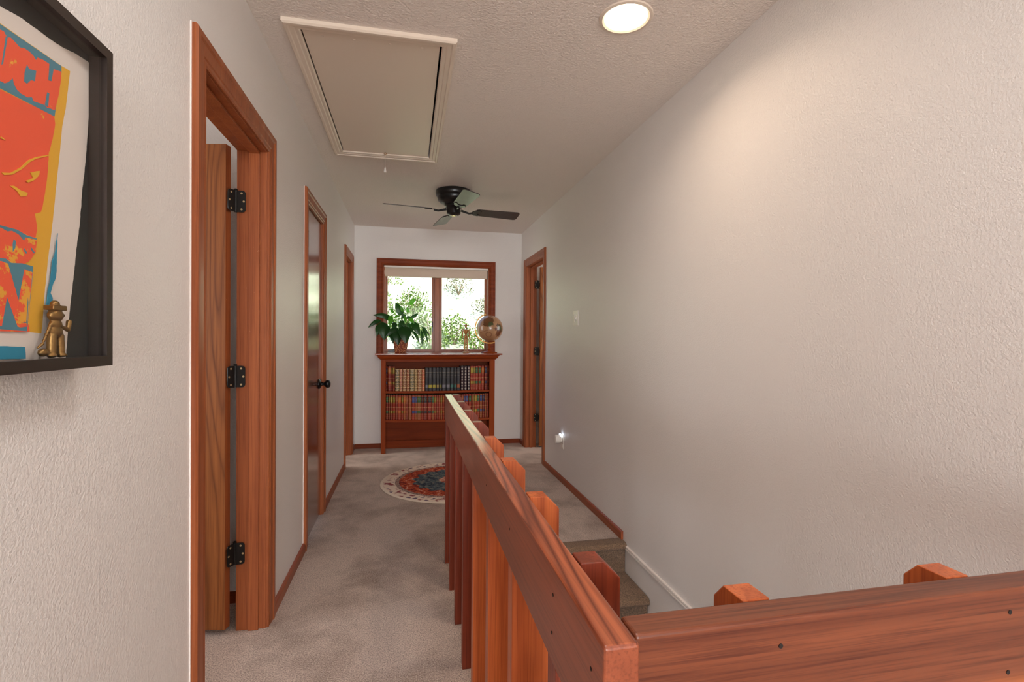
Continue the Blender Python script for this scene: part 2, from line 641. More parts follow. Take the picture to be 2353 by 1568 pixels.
def hinge(parent, c, leaf1, leaf2, h=.089, w=.036, screws=True):
    """c = barrel centre; leaf1/leaf2 = unit vectors (in plan) along which each leaf lies"""
    mb = MB()
    mb.lathe([(.0065, -h / 2), (.0065, h / 2)], c, seg=12)
    mb.lathe([(.0045, h / 2), (.0075, h / 2 + .002), (.0075, h / 2 + .005), (.003, h / 2 + .008)], c, seg=12)
    scs = []
    for lf in (leaf1, leaf2):
        d, nrm = Vector(lf[0]), Vector(lf[1])
        pts = []
        r = .012
        for (cx_, cz_, a0) in ((w - r, h / 2 - r, 0), ):
            for k in range(5):
                a = k * pi / 8
                pts.append((cx_ + r * sin(pi / 2 - (pi / 2 - a)) if False else w - r + r * sin(a), h / 2 - r + r * cos(a)))
        for k in range(5):
            a = k * pi / 8
            pts.append((w - r + r * cos(a), -h / 2 + r - r * sin(a)))
        poly = [(0, h / 2)] + pts + [(0, -h / 2)]
        C = Vector(c)
        mb.prism(poly, lambda a, b, t, C=C, d=d, nrm=nrm: tuple(C + d * a + nrm * t + Vector((0, 0, b))), 0, .0026)
        for (a, b) in ((w * .6, h * .37), (w * .82, 0), (w * .6, -h * .37)):
            scs.append(MB().lathe([(.0042, 0), (.0042, .0008), (.002, .0010)], C + d * a + nrm * .0026 + Vector((0, 0, b)), nrm, 10))
    o = obj('hinge', mb, 'black', parent, smooth=True)
    if screws:
        for s1 in scs:
            obj('screw', s1, 'screw', o)
    return o


def doorway(n, label, side, ys, top, x_far=None):
    """side -1: left wall, +1: right wall"""
    xf = XL if side < 0 else XR
    xr = xf + side * WT
    y0, y1 = ys
    root = thing('door_%d' % n, label, 'door', (xf, (y0 + y1) / 2, 0))
    root['kind'] = 'structure'
    mb = MB()
    mb.sweep(lambda a, b, t: (xf - side * t, a, b), y0, y1, 0, top, CPROF, False)
    obj('casing', mb, 'fir', root)
    mb = MB()
    xa, xb = sorted((xf, xr))
    mb.box(xa, xb, y0 - J, y0, 0, top + J)
    mb.box(xa, xb, y1, y1 + J, 0, top + J)
    mb.box(xa, xb, y0, y1, top, top + J)
    obj('jamb', mb, 'fir', root, bevel=.001)
    return root, xf, xr


def stops(root, xa, xb, ys, top):
    y0, y1 = ys
    mb = MB()
    mb.box(xa, xb, y0, y0 + .011, 0, top)
    mb.box(xa, xb, y1 - .011, y1, 0, top)
    mb.box(xa, xb, y0, y1, top - .011, top)
    return obj('door_stop', mb, 'fir', root, bevel=.002)


def panel(root, hx, hy, d, nrm, w, z0, z1, mat='oak', edge='fir', t=.035):
    """slab from hinge corner hx,hy along d, thickness along nrm"""
    mb = MB()
    d, nrm = Vector(d), Vector(nrm)
    mb.obox((hx, hy, z0), d * w, nrm * t, (0, 0, z1 - z0))
    # the four narrow edges carry the edge wood
    for i, f in enumerate(mb.f):
        vs = [Vector(mb.v[k]) for k in f]
        fn = (vs[1] - vs[0]).cross(vs[2] - vs[1]).normalized()
        mb.m[i] = 0 if abs(fn.dot(nrm)) > .9 else 1
    return obj('door_panel', mb, [mat, edge], root, bevel=.0012)


def caulk(root, y):
    obj('caulk_line', MB().box(XL, XL + .003, y - .0035, y, 0, DOOR_TOP + .087), 'whitetrim', root)


# door 1: open into the left room, hinged on its far jamb
r1, xf, xr = doorway(1, 'open oak bedroom door and its wide red-brown casing, nearest on the left', -1, D1, DOOR_TOP)
stops(r1, -.645, -.606, D1, DOOR_TOP)
caulk(r1, D1[0] - .085)
a = radians(13)
dd, nn = (-cos(a), sin(a), 0), (sin(a), cos(a), 0)
panel(r1, -.724, 2.212, dd, nn, .655, .028, 2.0)
for z in (1.778, 1.057, .325):
    hinge(r1, (-.697, 2.243, z), ((1, 0, 0), (0, -1, 0)), ((-sin(a) * 1.0 - .55, -cos(a), 0), (1, -.5, 0)) if False else ((Vector((-.715, 2.214, 0)) - Vector((-.697, 2.243, 0))).normalized()[:], (.85, -.52, 0)), w=.038)
# door 2: closed closet door
r2, xf, xr = doorway(2, 'closed dark brown closet door with black knob, second on the left wall', -1, D2, DOOR_TOP)
panel(r2, XL - .006, D2[0] + .003, (0, 1, 0), (-1, 0, 0), D2[1] - D2[0] - .006, .012, DOOR_TOP - .004, 'closet', 'closet')
stops(r2, -.64, -.622, D2, DOOR_TOP)
caulk(r2, D2[0] - .085)
for z in (1.79, 1.055, .30):
    hinge(r2, (XL + .003, D2[0] + .002, z), ((0, 1, 0), (1, 0, 0)), ((0, -1, 0), (1, 0, 0)), w=.004, screws=False)
mb = MB()
mb.lathe([(.033, 0), (.033, .004), (.027, .009), (.012, .013), (.010, .030), (.0115, .036), (.022, .042), (.027, .052), (.0265, .062), (.02, .070), (.008, .073)],
         (XL - .004, 3.535, .905), (1, 0, 0), 28)
obj('door_knob', mb, 'black', r2, smooth=True)
obj('latch_plate', MB().box(XL - .03, XL - .003, D2[1] - .003, D2[1] + .001, .875, .935), 'black', r2)
# door 3: open doorway at the far left
r3, xf, xr = doorway(3, 'dark red-brown doorway at the far end of the left wall', -1, D3, DOOR_TOP)
stops(r3, -.645, -.606, D3, DOOR_TOP)
panel(r3, -.72, D3[0] - .035, (-1, 0, 0), (0, 1, 0), .47, .02, 1.985)
# door 4: open, right wall
r4, xf, xr = doorway(4, 'open oak door in the right wall beside the window', 1, D4, DOOR_TOP + .02)
stops(r4, XR + .045, XR + .075, D4, DOOR_TOP + .02)
panel(r4, XR + .148, 5.372, (1, .04, 0), (-.04, 1, 0), .70, .02, 2.012)
for z in (1.815, 1.075, .335):
    hinge(r4, (XR + .124, 5.395, z), ((-1, 0, 0), (0, -1, 0)), ((1, 0, 0), (0, -1, 0)), w=.034)

# ------------------------------------------------------------------ window
w1 = thing('window_1', 'two-pane wooden casement window looking onto a sunny hillside', 'window', (.316, YB, WZ0))
w1['kind'] = 'structure'
mb = MB()
mb.sweep(lambda a_, b_, t: (a_, YB - t, b_), WX0, WX1, WZ0 + .0, WZ1, [(0, 0), (0, .008), (.006, .013), (.018, .011), (.024, .014), (.05, .015), (.056, .019), (.066, .019), (.072, .013), (.072, 0)], False)
obj('casing', mb, 'fir_x', w1)
mb = MB()
fd0, fd1 = YB - .001, YB + .14
mb.box(WX0, WX0 + .014, fd0, fd1, WZ0, WZ1)
mb.box(WX1 - .014, WX1, fd0, fd1, WZ0, WZ1)
mb.box(WX0, WX1, fd0, fd1, WZ1 - .014, WZ1)
mb.box(WX0, WX1, fd0, fd1, WZ0, WZ0 + .014)
mb.box(.287, .343, YB + .045, YB + .11, WZ0, WZ1)
obj('frame', mb, 'fir', w1, bevel=.002)
for (a0, a1) in ((WX0 + .014, .287), (.343, WX1 - .014)):
    mb = MB()
    s_ = .026
    mb.sweep(lambda a_, b_, t: (a_, YB + .055 + t, b_), a0 + s_, a1 - s_, WZ0 + .014 + s_, WZ1 - .014 - s_, [(0, 0), (s_, 0), (s_, .04), (0, .04), (-.004, .03), (-.004, .01)], True)
    sh = obj('sash', mb, 'fir', w1, bevel=.001)
    obj('glass_pane', MB().box(a0 + s_ - .006, a1 - s_ + .006, YB + .072, YB + .077, WZ0 + .014 + s_ - .006, WZ1 - .014 - s_ + .006), 'glass', sh)
# light weather strips beside the sashes
mb = MB()
mb.box(WX0 + .015, WX0 + .019, YB + .03, YB + .054, WZ0 + .014, WZ1 - .014)
mb.box(WX1 - .019, WX1 - .015, YB + .03, YB + .054, WZ0 + .014, WZ1 - .014)
obj('weather_strip', mb, 'shade', w1)
mb = MB()
mb.box(.262, .272, YB + .048, YB + .055, 1.28, 1.40)
mb.tube([(.267, YB + .045, 1.34), (.267, YB + .03, 1.36), (.262, YB + .03, 1.40)], .005, 8)
obj('latch', mb, 'black', w1)
mb = MB()
mb.tube([(-.18, YB + .05, 1.075), (-.15, YB + .03, 1.085), (-.06, YB + .03, 1.083)], .006, 8)
mb.ball((-.06, YB + .03, 1.083), .009, 10, 6)
mb.box(-.22, -.14, YB + .035, YB + .055, 1.06, 1.072)
obj('crank_handle', mb, 'black', w1, smooth=True)

rs = thing('roller_shade', 'raised off-white roller shade across the top of the window', 'window shade', (.31, YB + .02, 1.9))
mb = MB()
mb.box(WX0 + .008, WX1 - .014, YB - .004, YB + .042, 1.992, 2.013)
obj('head_rail', mb, 'white', rs, bevel=.003)
mb = MB()
poly = [(0, 1.992), (-.006, 1.985), (-.008, 1.93), (-.005, 1.897), (.012, 1.893), (.030, 1.90), (.036, 1.94), (.034, 1.992)]
mb.prism(poly, lambda a_, b_, d: (d, YB + .006 + a_, b_), WX0 + .010, WX1 - .020)
obj('rolled_fabric', mb, 'shade', rs, smooth=True, angle=50)

# ------------------------------------------------------------------ attic hatch
ah = thing('attic_hatch', 'cream attic hatch panel framed by moulding in the ceiling', 'attic hatch', (-.145, 2.75, HC))
mb = MB()
mb.sweep(lambda a_, b_, t: (a_, b_, HC - t), HX0, HX1, HY0, HY1, [(-.004, 0), (-.004, .008), (.002, .011), (.014, .010), (.018, .013), (.034, .014), (.038, .019), (.048, .019), (.054, .013), (.054, 0)], True)
obj('moulding', mb, 'ltrim', ah)
mb = MB()
mb.box(HX0 + .008, HX1 - .012, HY0 + .009, HY1 + .004, HC - .002, HC + .012)
obj('hatch_panel', mb, M['ltrim'], ah, bevel=.002)
for x in (-.345, -.22, -.08, .05):
    obj('nail_head', MB().ball((x, HY0 + .04, HC - .002), (.006, .006, .0022), 10, 6), 'ltrim', ah, smooth=True)
mb = MB()
for k in range(8):
    a0 = 2 * pi * k / 8
    a1 = 2 * pi * (k + 1) / 8
    mb.tube([(-.154 + .007 * cos(a0), 3.368, HC - .014 + .007 * sin(a0)), (-.154 + .007 * cos(a1), 3.368, HC - .014 + .007 * sin(a1))], .0018, 6)
obj('eye_hook', mb, 'brass', ah, smooth=True)
mb = MB()
mb.tube([(-.154, 3.368, HC - .02), (-.1545, 3.367, HC - .06), (-.154, 3.368, HC - .105)], .0013, 6)
mb.tube([(-.154, 3.368, HC - .008), (-.1555, 3.37, HC + -.016)], .0013, 6)
pc = obj('pull_cord', mb, 'shade', ah)
mb = MB()
mb.lathe([(.002, .012), (.005, .006), (.0085, -.016), (.0085, -.022), (.003, -.024)], (-.154, 3.368, HC - .115), seg=14)
obj('cord_knob', mb, 'white', pc, smooth=True)

# ------------------------------------------------------------------ recessed light
LX, LY = .797, 1.765
rl = thing('recessed_light', 'lit round recessed ceiling light with a cream ring', 'ceiling light', (LX, LY, HC))
mb = MB()
mb.lathe([(.079, -.004), (.080, .0015), (.088, .006), (.098, .004), (.101, 0)], (LX, LY, HC), (0, 0, -1), 56, caps=False)
obj('trim_ring', mb, 'ltrim', rl, smooth=True)
mb = MB()
mb.lathe([(.0795, 0), (.0795, .002), (.06, .0035), (.0, .004)], (LX, LY, HC), (0, 0, -1), 48, caps=False)
obj('lens', mb, 'lens', rl, smooth=True)
light('recessed_lamp', 'AREA', (LX, LY, HC - .008), 2.0, (1, .74, .54), aim=(LX, LY, 0), shape='DISK', size=.15, spread=2.6)

# ------------------------------------------------------------------ ceiling fan
FX, FY = .362, 4.15
fan = thing('ceiling_fan', 'black flush-mounted ceiling fan with four blades', 'ceiling fan', (FX, FY, HC))
mb = MB()
mb.lathe([(.140, 0), (.147, .008), (.148, .03), (.144, .046), (.134, .055), (.134, .066), (.128, .085), (.110, .100), (.085, .112), (.078, .118)], (FX, FY, HC), (0, 0, -1), 48)
obj('motor_housing', mb, 'fanblack', fan, smooth=True)
mb = MB()
mb.lathe([(.072, .117), (.074, .135), (.060, .142), (.058, .146)], (FX, FY, HC), (0, 0, -1), 36)
obj('flywheel', mb, 'fanblack', fan, smooth=True)
mb = MB()
mb.lathe([(.056, .146), (.057, .150), (.057, .188), (.05, .196), (.03, .202), (.028, .204), (0.001, .205)], (FX, FY, HC), (0, 0, -1), 36)
hb = obj('switch_housing', mb, 'fanblack', fan, smooth=True)
mb = MB()
mb.lathe([(.018, .204), (.017, .208), (.001, .209)], (FX, FY, HC), (0, 0, -1), 20)
obj('bottom_cap', mb, M['screw'], hb, smooth=True)
ZB = 2.272
for k in range(4):
    rot = radians(8.5 + 90 * k)
    Rz = Matrix.Rotation(rot, 3, 'Z')
    P = Matrix.Rotation(radians(-13.5), 3, 'X')     # blade pitch
    O = Vector((FX, FY, ZB))
    pts = []
    r0, r1_, w0, w1_ = .185, .568, .052, .066
    cr = .022
    outline = [(r0, -w0 + cr), (r0 + cr * .3, -w0 + cr * .3), (r0 + cr, -w0)]
    outline += [(r1_ - cr, -w1_), (r1_ - cr * .3, -w1_ + cr * .3), (r1_, -w1_ + cr), (r1_, w1_ - cr), (r1_ - cr * .3, w1_ - cr * .3), (r1_ - cr, w1_)]
    outline += [(r0 + cr, w0), (r0 + cr * .3, w0 - cr * .3), (r0, w0 - cr)]
    mb = MB()
    mb.prism(outline, lambda a_, b_, d: tuple(O + Rz @ (P @ Vector((a_, b_, d)))), 0, .006)
    bl = obj('blade', mb, 'blade', fan)
    mb = MB()
    mb.tube([O + Rz @ Vector((.062, 0, .006)), O + Rz @ Vector((.10, 0, -.004)), O + Rz @ Vector((.13, 0, -.012)), O + Rz @ Vector((.165, 0, -.006))], [.010, .009, .008, .009], 10)
    plate = [(.155, -.012), (.175, -.040), (.215, -.048), (.235, -.030), (.205, -.018), (.20, 0), (.205, .018), (.235, .030), (.215, .048), (.175, .040), (.155, .012)]
    mb.prism(plate, lambda a_, b_, d: tuple(O + Rz @ (P @ Vector((a_, b_, d)))), -.0055, -.0002)
    obj('blade_bracket', mb, 'fanblack', bl, smooth=True)

# ------------------------------------------------------------------ stairs
st = thing('carpeted_stairs', 'carpeted stairs going down between the railing and the right wall', 'stairs', (.79, 2.80, 0))
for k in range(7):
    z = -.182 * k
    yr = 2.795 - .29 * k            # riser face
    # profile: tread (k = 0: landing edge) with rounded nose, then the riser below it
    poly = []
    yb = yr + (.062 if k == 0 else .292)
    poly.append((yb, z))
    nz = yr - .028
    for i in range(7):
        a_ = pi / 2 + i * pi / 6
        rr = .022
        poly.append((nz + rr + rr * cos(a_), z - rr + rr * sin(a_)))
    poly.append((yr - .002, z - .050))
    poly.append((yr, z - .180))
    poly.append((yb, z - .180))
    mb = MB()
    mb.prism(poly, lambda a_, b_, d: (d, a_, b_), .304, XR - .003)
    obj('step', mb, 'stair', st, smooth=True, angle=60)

# ------------------------------------------------------------------ stair railing
RZ = .911
RB = .776
rg = thing('stair_railing', 'L-shaped redwood guard railing around the stairwell', 'railing', (.24, .5, 0))


def railbox(x0, x1, y0, y1, z0, z1):
    return MB().box(x0, x1, y0, y1, z0, z1)


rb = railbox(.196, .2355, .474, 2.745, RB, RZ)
rb.m = [0, 0, 1, 1, 1, 1]        # ringed grain on top and bottom; sides darker, shade put into the colour
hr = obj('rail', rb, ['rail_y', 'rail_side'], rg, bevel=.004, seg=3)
hr2 = obj('rail', railbox(.2362, XR, .487, .5265, RB, RZ), 'rail_x', rg, bevel=.004, seg=3)
# screw holes and screws on the rails
for (x, z) in ((.413, .879), (.746, .882), (.744, .806)):
    obj('screw_hole', MB().lathe([(.0028, 0), (.0028, .0005)], (x, .4868, z), (0, -1, 0), 12), 'hole', hr2)
for (y, z) in ((.51, .866), (.655, .873), (.66, .818), (.955, .85), (1.25, .85)):
    obj('screw_hole', MB().lathe([(.0022, 0), (.0022, .0005)], (.1958, y, z), (-1, 0, 0), 12), 'hole', hr)
# balusters of the long side: a 38 x 95 board notched over the rail, outer top corner cut off
def baluster_mesh():
    t = .0385
    # profile in the (across, z) plane; across = 0 at the hall side
    poly = [(0, 0), (.095, 0), (.095, RZ - .025), (.070, RZ), (.0355, RZ), (.0355, RB - .001), (0, RB - .001)]
    mb = MB()
    mb.prism(poly, lambda a_, b_, d: (a_, d, b_), 0, t)
    return mb


bal = None
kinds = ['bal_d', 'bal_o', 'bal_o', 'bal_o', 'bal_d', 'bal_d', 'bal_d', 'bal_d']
meshes = {}
for k in range(8):
    y = .657 + .2925 * k
    kd = kinds[k]
    if kd not in meshes:
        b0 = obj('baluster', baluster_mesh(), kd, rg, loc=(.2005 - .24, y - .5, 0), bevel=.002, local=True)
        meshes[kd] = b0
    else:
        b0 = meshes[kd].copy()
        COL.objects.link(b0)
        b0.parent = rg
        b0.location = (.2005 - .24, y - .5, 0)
# short side: the same boards turned a quarter, seen beyond the cross rail
poly = [(0, 0), (.095, 0), (.095, RZ - .022), (.075, RZ), (.0355, RZ), (.0355, RB - .001), (0, RB - .001)]
mbs = MB()
mbs.prism(poly, lambda a_, b_, d: (d, a_, b_), 0, .037)
first = None
for x in (.394, .698, 1.002):
    if first is None:
        first = obj('baluster', mbs, 'bal_o', rg, loc=(x - .24, .491 - .5, 0), bevel=.002, local=True)
    else:
        c = first.copy()
        COL.objects.link(c)
        c.parent = rg
        c.location = (x - .24, .491 - .5, 0)

# ------------------------------------------------------------------ bookcase
BX0, BX1, BY0, BY1 = -.276, .926, 5.37, 5.640
bc = thing('bookcase', 'reddish cherry wood bookcase with sagging shelves under the window', 'bookcase', (.325, 5.5, 0))
mb = MB()
mb.box(-.338, 1.004, 5.335, BY1 + .02, 1.034, 1.052)
obj('top', mb, 'case_top', bc, bevel=.005, seg=3)
mb = MB()
cp = [(0, .985), (.008, .985), (.010, .992), (.022, .998), (.032, 1.012), (.036, 1.026), (.044, 1.030), (.044, 1.034), (0, 1.034)]
for fn, d0, d1 in ((lambda a_, b_, d: (d, BY0 - a_, b_), BX0, BX1),):
    n = len(cp)
    vs = []
    for (t, z) in cp:
        vs += [(BX0 - t, BY1, z), (BX0 - t, BY0 - t + .0, z), (BX1 + t, BY0 - t, z), (BX1 + t, BY1, z)]
    fs = []
    for i in range(n):
        j = (i + 1) % n
        for k in range(3):
            fs.append((i * 4 + k, i * 4 + k + 1, j * 4 + k + 1, j * 4 + k))
    fs.append(tuple(i * 4 for i in range(n)))
    fs.append(tuple(i * 4 + 3 for i in range(n)))
    mb.add(vs, fs)
obj('crown_moulding', mb, 'case_x', bc)
for (x0, x1) in ((BX0, BX0 + .047), (BX1 - .059, BX1)):
    mb = MB()
    mb.box(x0, x1, BY0, BY0 + .02, 0, 1.034)
    xs = (BX0, BX0 + .02) if x0 < 0 else (BX1 - .02, BX1)
    mb.box(xs[0], xs[1], BY0 + .02, BY1, 0, 1.034)
    obj('side', mb, 'case', bc, bevel=.002)
obj('frieze', MB().box(BX0 + .047, BX1 - .059, BY0 + .001, BY0 + .02, .963, 1.034), 'case_x', bc)
mb = MB()
mb.box(BX0 + .02, BX1 - .02, BY1 - .008, BY1, .02, 1.03)
obj('back_panel', mb, 'case_x', bc)
mb = MB()
mb.box(BX0 + .02, BX1 - .02, BY1 - .028, BY1 - .008, 0, .085)
obj('base_rail', mb, 'case_x', bc, bevel=.003)
S0, S1 = BX0 + .02, BX1 - .02


def sag(x, amt=.006):
    u = (x - S0) / (S1 - S0)
    return -amt * 4 * u * (1 - u)


SH = {}
for (zt, amt) in ((.655, .007), (.352, .012)):
    mb = MB()
    N = 16
    vs = []
    for i in range(N + 1):
        x = S0 + (S1 - S0) * i / N
        dz = sag(x, amt)
        vs += [(x, BY0 + .004, zt + dz), (x, BY1 - .009, zt + dz), (x, BY1 - .009, zt - .021 + dz), (x, BY0 + .004, zt - .021 + dz)]
    fs = [(0, 1, 2, 3), tuple(4 * N + k for k in (3, 2, 1, 0))]
    for i in range(N):
        for k in range(4):
            fs.append((4 * i + k, 4 * i + (k + 1) % 4, 4 * i + 4 + (k + 1) % 4, 4 * i + 4 + k))
    mb.add(vs, fs)
    obj('shelf', mb, 'case_x', bc, bevel=.0015)

# ------------------------------------------------------------------ books
RGB = {}


def bmat(name, col, rough=.45):
    if name not in M:
        RGB[name] = col
        M[name] = base(name, col, rough, .4)
    return name


for nm, c in (('maroon', (128, 38, 24)), ('red', (150, 44, 26)), ('dark red', (104, 26, 20)), ('charcoal', (44, 42, 46)), ('dark purple', (48, 22, 30)), ('olive green', (66, 64, 42)),
              ('pink', (190, 104, 94)), ('brown', (132, 72, 36)), ('grey green', (104, 104, 76)), ('tan', (150, 126, 70)), ('orange red', (206, 84, 48)), ('navy', (28, 40, 78)),
              ('green', (30, 92, 54)), ('olive', (124, 116, 26)), ('orange', (186, 104, 40)), ('blue', (40, 74, 134)), ('black', (20, 20, 26)), ('russet', (150, 78, 40)), ('teal', (64, 112, 100)), ('yellow', (168, 152, 50)), ('grey', (120, 116, 122))):
    bmat('book_' + nm, c)
M['gilt'] = base('gilt_stamping', (214, 176, 118), .35, .5, .3)
M['silver'] = base('silver_stamping', (150, 136, 124), .35, .5, .2)
M['paper'] = base('page_edges', (214, 196, 160), .8)


def gold_mat(name, ground, gold, scale):
    m = base(name, ground, .4)
    t = NT(m)
    v = t.coord((1, .02, 1))
    x = t.n('TexVoronoi', feature='DISTANCE_TO_EDGE')
    x.inputs['Scale'].default_value = scale
    t.l(v, x.inputs['Vector'])
    f = t.math('LESS_THAN', x.outputs[0], .12)
    sz = t.n('SeparateXYZ')
    t.l(t.coord(), sz.inputs[0])
    pp = t.math('PINGPONG', sz.outputs[2], .019)
    f = t.math('MAXIMUM', f, t.math('LESS_THAN', pp, .0035))
    f = t.math('MULTIPLY', f, t.math('GREATER_THAN', t.math('ABSOLUTE', t.math('SUBTRACT', pp, .012)), .0022))
    t.l(t.mix(t.math('MULTIPLY', f, .8), ground, gold), t.b.inputs['Base Color'])
    return m


for nm, g in (('olive green', (60, 58, 38)), ('pink', (170, 84, 76)), ('brown', (120, 56, 30)), ('grey green', (84, 86, 64)), ('tan', (140, 112, 60)), ('red', (140, 44, 26)), ('orange red', (200, 74, 42))):
    M['ornate ' + nm] = gold_mat('ornate_' + nm.replace(' ', '_') + '_binding', g, (214, 180, 128), 85)

ORD = ['', 'first', 'second', 'third', 'fourth', 'fifth', 'sixth', 'seventh', 'eighth', 'ninth', 'tenth', 'eleventh', 'twelfth', 'thirteenth', 'fourteenth', 'fifteenth', 'sixteenth',
       'seventeenth', 'eighteenth', 'nineteenth', 'twentieth', 'twenty-first', 'twenty-second', 'twenty-third', 'twenty-fourth', 'twenty-fifth', 'twenty-sixth', 'twenty-seventh', 'twenty-eighth']


def book(x0, x1, zb, h, style, cover, lab, label, group):
    """style: L leather with two coloured labels, O ornate gilt, D dark with band, K dark with lozenges"""
    yf = BY0 + (.030 if style in 'LD' else .036)
    w = x1 - x0
    cx_ = (x0 + x1) / 2
    dep = .150
    loc = (cx_, yf + dep / 2, zb)
    mb = MB()
    # cover: two boards and a gently rounded spine
    N = 5
    sp = []
    for i in range(N + 1):
        a_ = pi * i / N
        sp.append((x0 + w / 2 - w / 2 * cos(a_), yf + .007 - .007 * sin(a_)))
    poly = sp + [(x1, yf + dep), (x1 - .0022, yf + dep), (x1 - .0022, yf + .010), (x0 + .0022, yf + .010), (x0 + .0022, yf + dep), (x0, yf + dep)]
    cm = ('ornate ' + cover) if style == 'O' else ('gilt_%s book_' % style if style in 'LD' else 'book_') + cover
    mb.prism(poly, lambda a_, b_, d: (a_, b_, d), zb, zb + h)
    root = obj('book', mb, cm, None, loc=loc, smooth=True, angle=50)
    tag(root, label, 'book', group)
    obj('page_block', MB().box(x0 + .0024, x1 - .0024, yf + .0105, yf + dep - .004, zb + .003, zb + h - .004), 'paper', root)

    def patch(name, mat_, z0_, z1_, e=.0006, inset=.0005):
        pm = MB()
        pts = [(x0 + inset + (w - 2 * inset) * (1 - cos(pi * i / N)) / 2, yf + .007 - (.007 + e) * sin(pi * i / N) - e * .2) for i in range(N + 1)]
        bk = [(p[0], p[1] + .0012) for p in reversed(pts)]
        pm.prism(pts + bk, lambda a_, b_, d: (a_, b_, d), z0_, z1_)
        return obj(name, pm, mat_, root)

    if style == 'L':
        patch('title_label', 'gilt_L book_' + lab, zb + h * .70, zb + h * .93)
        patch('lower_label', 'gilt_L book_' + lab, zb + h * .27, zb + h * .37)
    elif style == 'D':
        patch('colour_band', 'book_' + lab, zb + h * .13, zb + h * .26)
    elif style == 'K':
        for i in range(8):
            zc = zb + h * (.07 + .12 * i)
            s_ = .011 if i % 2 else .014
            pm = MB()
            pm.prism([(-w * .30, 0), (0, -s_), (w * .30, 0), (0, s_)], lambda a_, b_, d, zc=zc: (cx_ + a_, yf - d, zc + b_), -.002, .0012)
            obj('lozenge_stamp', pm, 'silver', root)
    return root


BANDS = {'L': (.262, [(.06, .010), (.12, .008), (.20, .008), (.235, .008), (.32, .010), (.40, .008), (.50, .034), (.66, .008), (.78, .012), (.83, .010), (.87, .010), (.955, .010)]),
         'D': (.248, [(.30, .006), (.58, .006), (.72, .006), (.90, .006), (.65, .012), (.80, .03)])}
for sty, (hh, zs) in BANDS.items():
    for key in [k for k in list(M) if k.startswith('book_')]:
        m = M[key].copy()
        m.name = key.replace(' ', '_') + ('_gilt_bands' if sty == 'L' else '_thin_bands')
        t = NT(m)
        v = t.coord()
        sx = t.n('SeparateXYZ')
        t.l(v, sx.inputs[0])
        tot = None
        for (zc, hw) in zs:
            f = t.math('LESS_THAN', t.math('ABSOLUTE', t.math('SUBTRACT', sx.outputs[2], zc * hh)), hw * hh * .5)
            tot = f if tot is None else t.math('MAXIMUM', tot, f)
        nz2 = t.noise(v, 260., 2)
        f = t.math('MULTIPLY', tot, t.math('MULTIPLY', t.math('GREATER_THAN', nz2, .44), .62 if sty == 'L' else .4))
        t.l(t.mix(f, tuple(t.b.inputs['Base Color'].default_value)[:3] and RGB[key], (214, 172, 118) if sty == 'L' else (170, 160, 140)), t.b.inputs['Base Color'])
        M['gilt_%s %s' % (sty, key)] = m
ZX = lambda z: -.229 + (z - 165) * .000764
upper = [(166, 186, 'L', 'maroon', 'navy'), (190, 234, 'L', 'maroon', 'orange'), (236, 257, 'L', 'maroon', 'olive'), (258, 284, 'L', 'maroon', 'yellow'),
         (288, 349, 'O', 'olive green', ''), (351, 387, 'O', 'pink', ''), (390, 443, 'O', 'brown', ''), (445, 486, 'O', 'red', ''), (489, 551, 'O', 'grey green', ''), (553, 588, 'O', 'tan', ''),
         (591, 653, 'O', 'brown', ''), (655, 694, 'O', 'orange red', '')]
edges = [698, 740, 797, 851, 896, 930, 990, 1047, 1098, 1134, 1190]
bands = ['grey', 'yellow', 'yellow', 'tan', 'olive', 'grey', 'grey', 'teal', 'teal', 'russet']
for i in range(10):
    upper.append((edges[i] + 1, edges[i + 1] - 1, 'D', 'charcoal', bands[i]))
upper += [(1193, 1238, 'K', 'dark purple', ''), (1241, 1286, 'K', 'dark purple', ''), (1289, 1330, 'K', 'dark purple', ''),
          (1333, 1370, 'L', 'red', 'yellow'), (1372, 1398, 'L', 'red', 'olive'), (1401, 1443, 'L', 'red', 'green'), (1445, 1485, 'L', 'red', 'green'), (1489, 1530, 'L', 'red', 'orange'), (1538, 1572, 'L', 'maroon', 'navy'), (1578, 1597, 'L', 'dark red', 'russet')]
cnt = {}
NUP = len(upper)
for i, (a0, a1, sty, cov, lab) in enumerate(upper):
    h = {'L': .262 if i < 6 else .262, 'O': .231, 'D': .248, 'K': .262}[sty]
    x0, x1 = ZX(a0), ZX(a1)
    if i < 14:
        pos = '%s book from the left end of the upper shelf' % ORD[i + 1] if i else 'book at the left end of the upper shelf'
    elif i >= NUP - 14:
        j = NUP - i
        pos = '%s book from the right end of the upper shelf' % ORD[j] if j > 1 else 'book at the right end of the upper shelf'
    else:
        pos = '%s book from the left end of the upper shelf' % ORD[i + 1]
    look = {'L': '%s leather, %s spine labels' % (cov, lab), 'O': '%s spine with gilt ornament' % cov, 'D': 'charcoal spine, %s band' % lab, 'K': 'dark spine with pale lozenges'}[sty]
    xm = (x0 + x1) / 2
    book(x0 + .0004, x1 - .0004, .6553 + max(sag(x0, .007), sag(x1, .007)), h, sty, cov, lab, '%s, %s' % (look, pos), 'books on the upper shelf')
random.seed(4)
lowL = [(166, 34, 'green'), (0, 22, 'olive'), (0, 30, 'yellow'), (0, 36, 'olive'), (0, 34, 'russet'), (0, 44, 'orange'), (0, 28, 'olive'), (0, 28, 'orange'), (0, 36, 'russet'), (0, 42, 'russet'), (0, 46, 'blue'), (0, 24, 'blue'),
        (0, 56, 'green'), (0, 24, 'black'), (0, 60, 'black'), (0, 58, 'black'), (0, 32, 'green'), (0, 26, 'olive'), (0, 26, 'russet'), (0, 30, 'russet'), (0, 26, 'olive'), (0, 26, 'orange'), (0, 30, 'green')]
x = 166
low = []
for (_, w_, lab) in lowL:
    low.append((x, x + w_, lab))
    x += w_ + 1.5
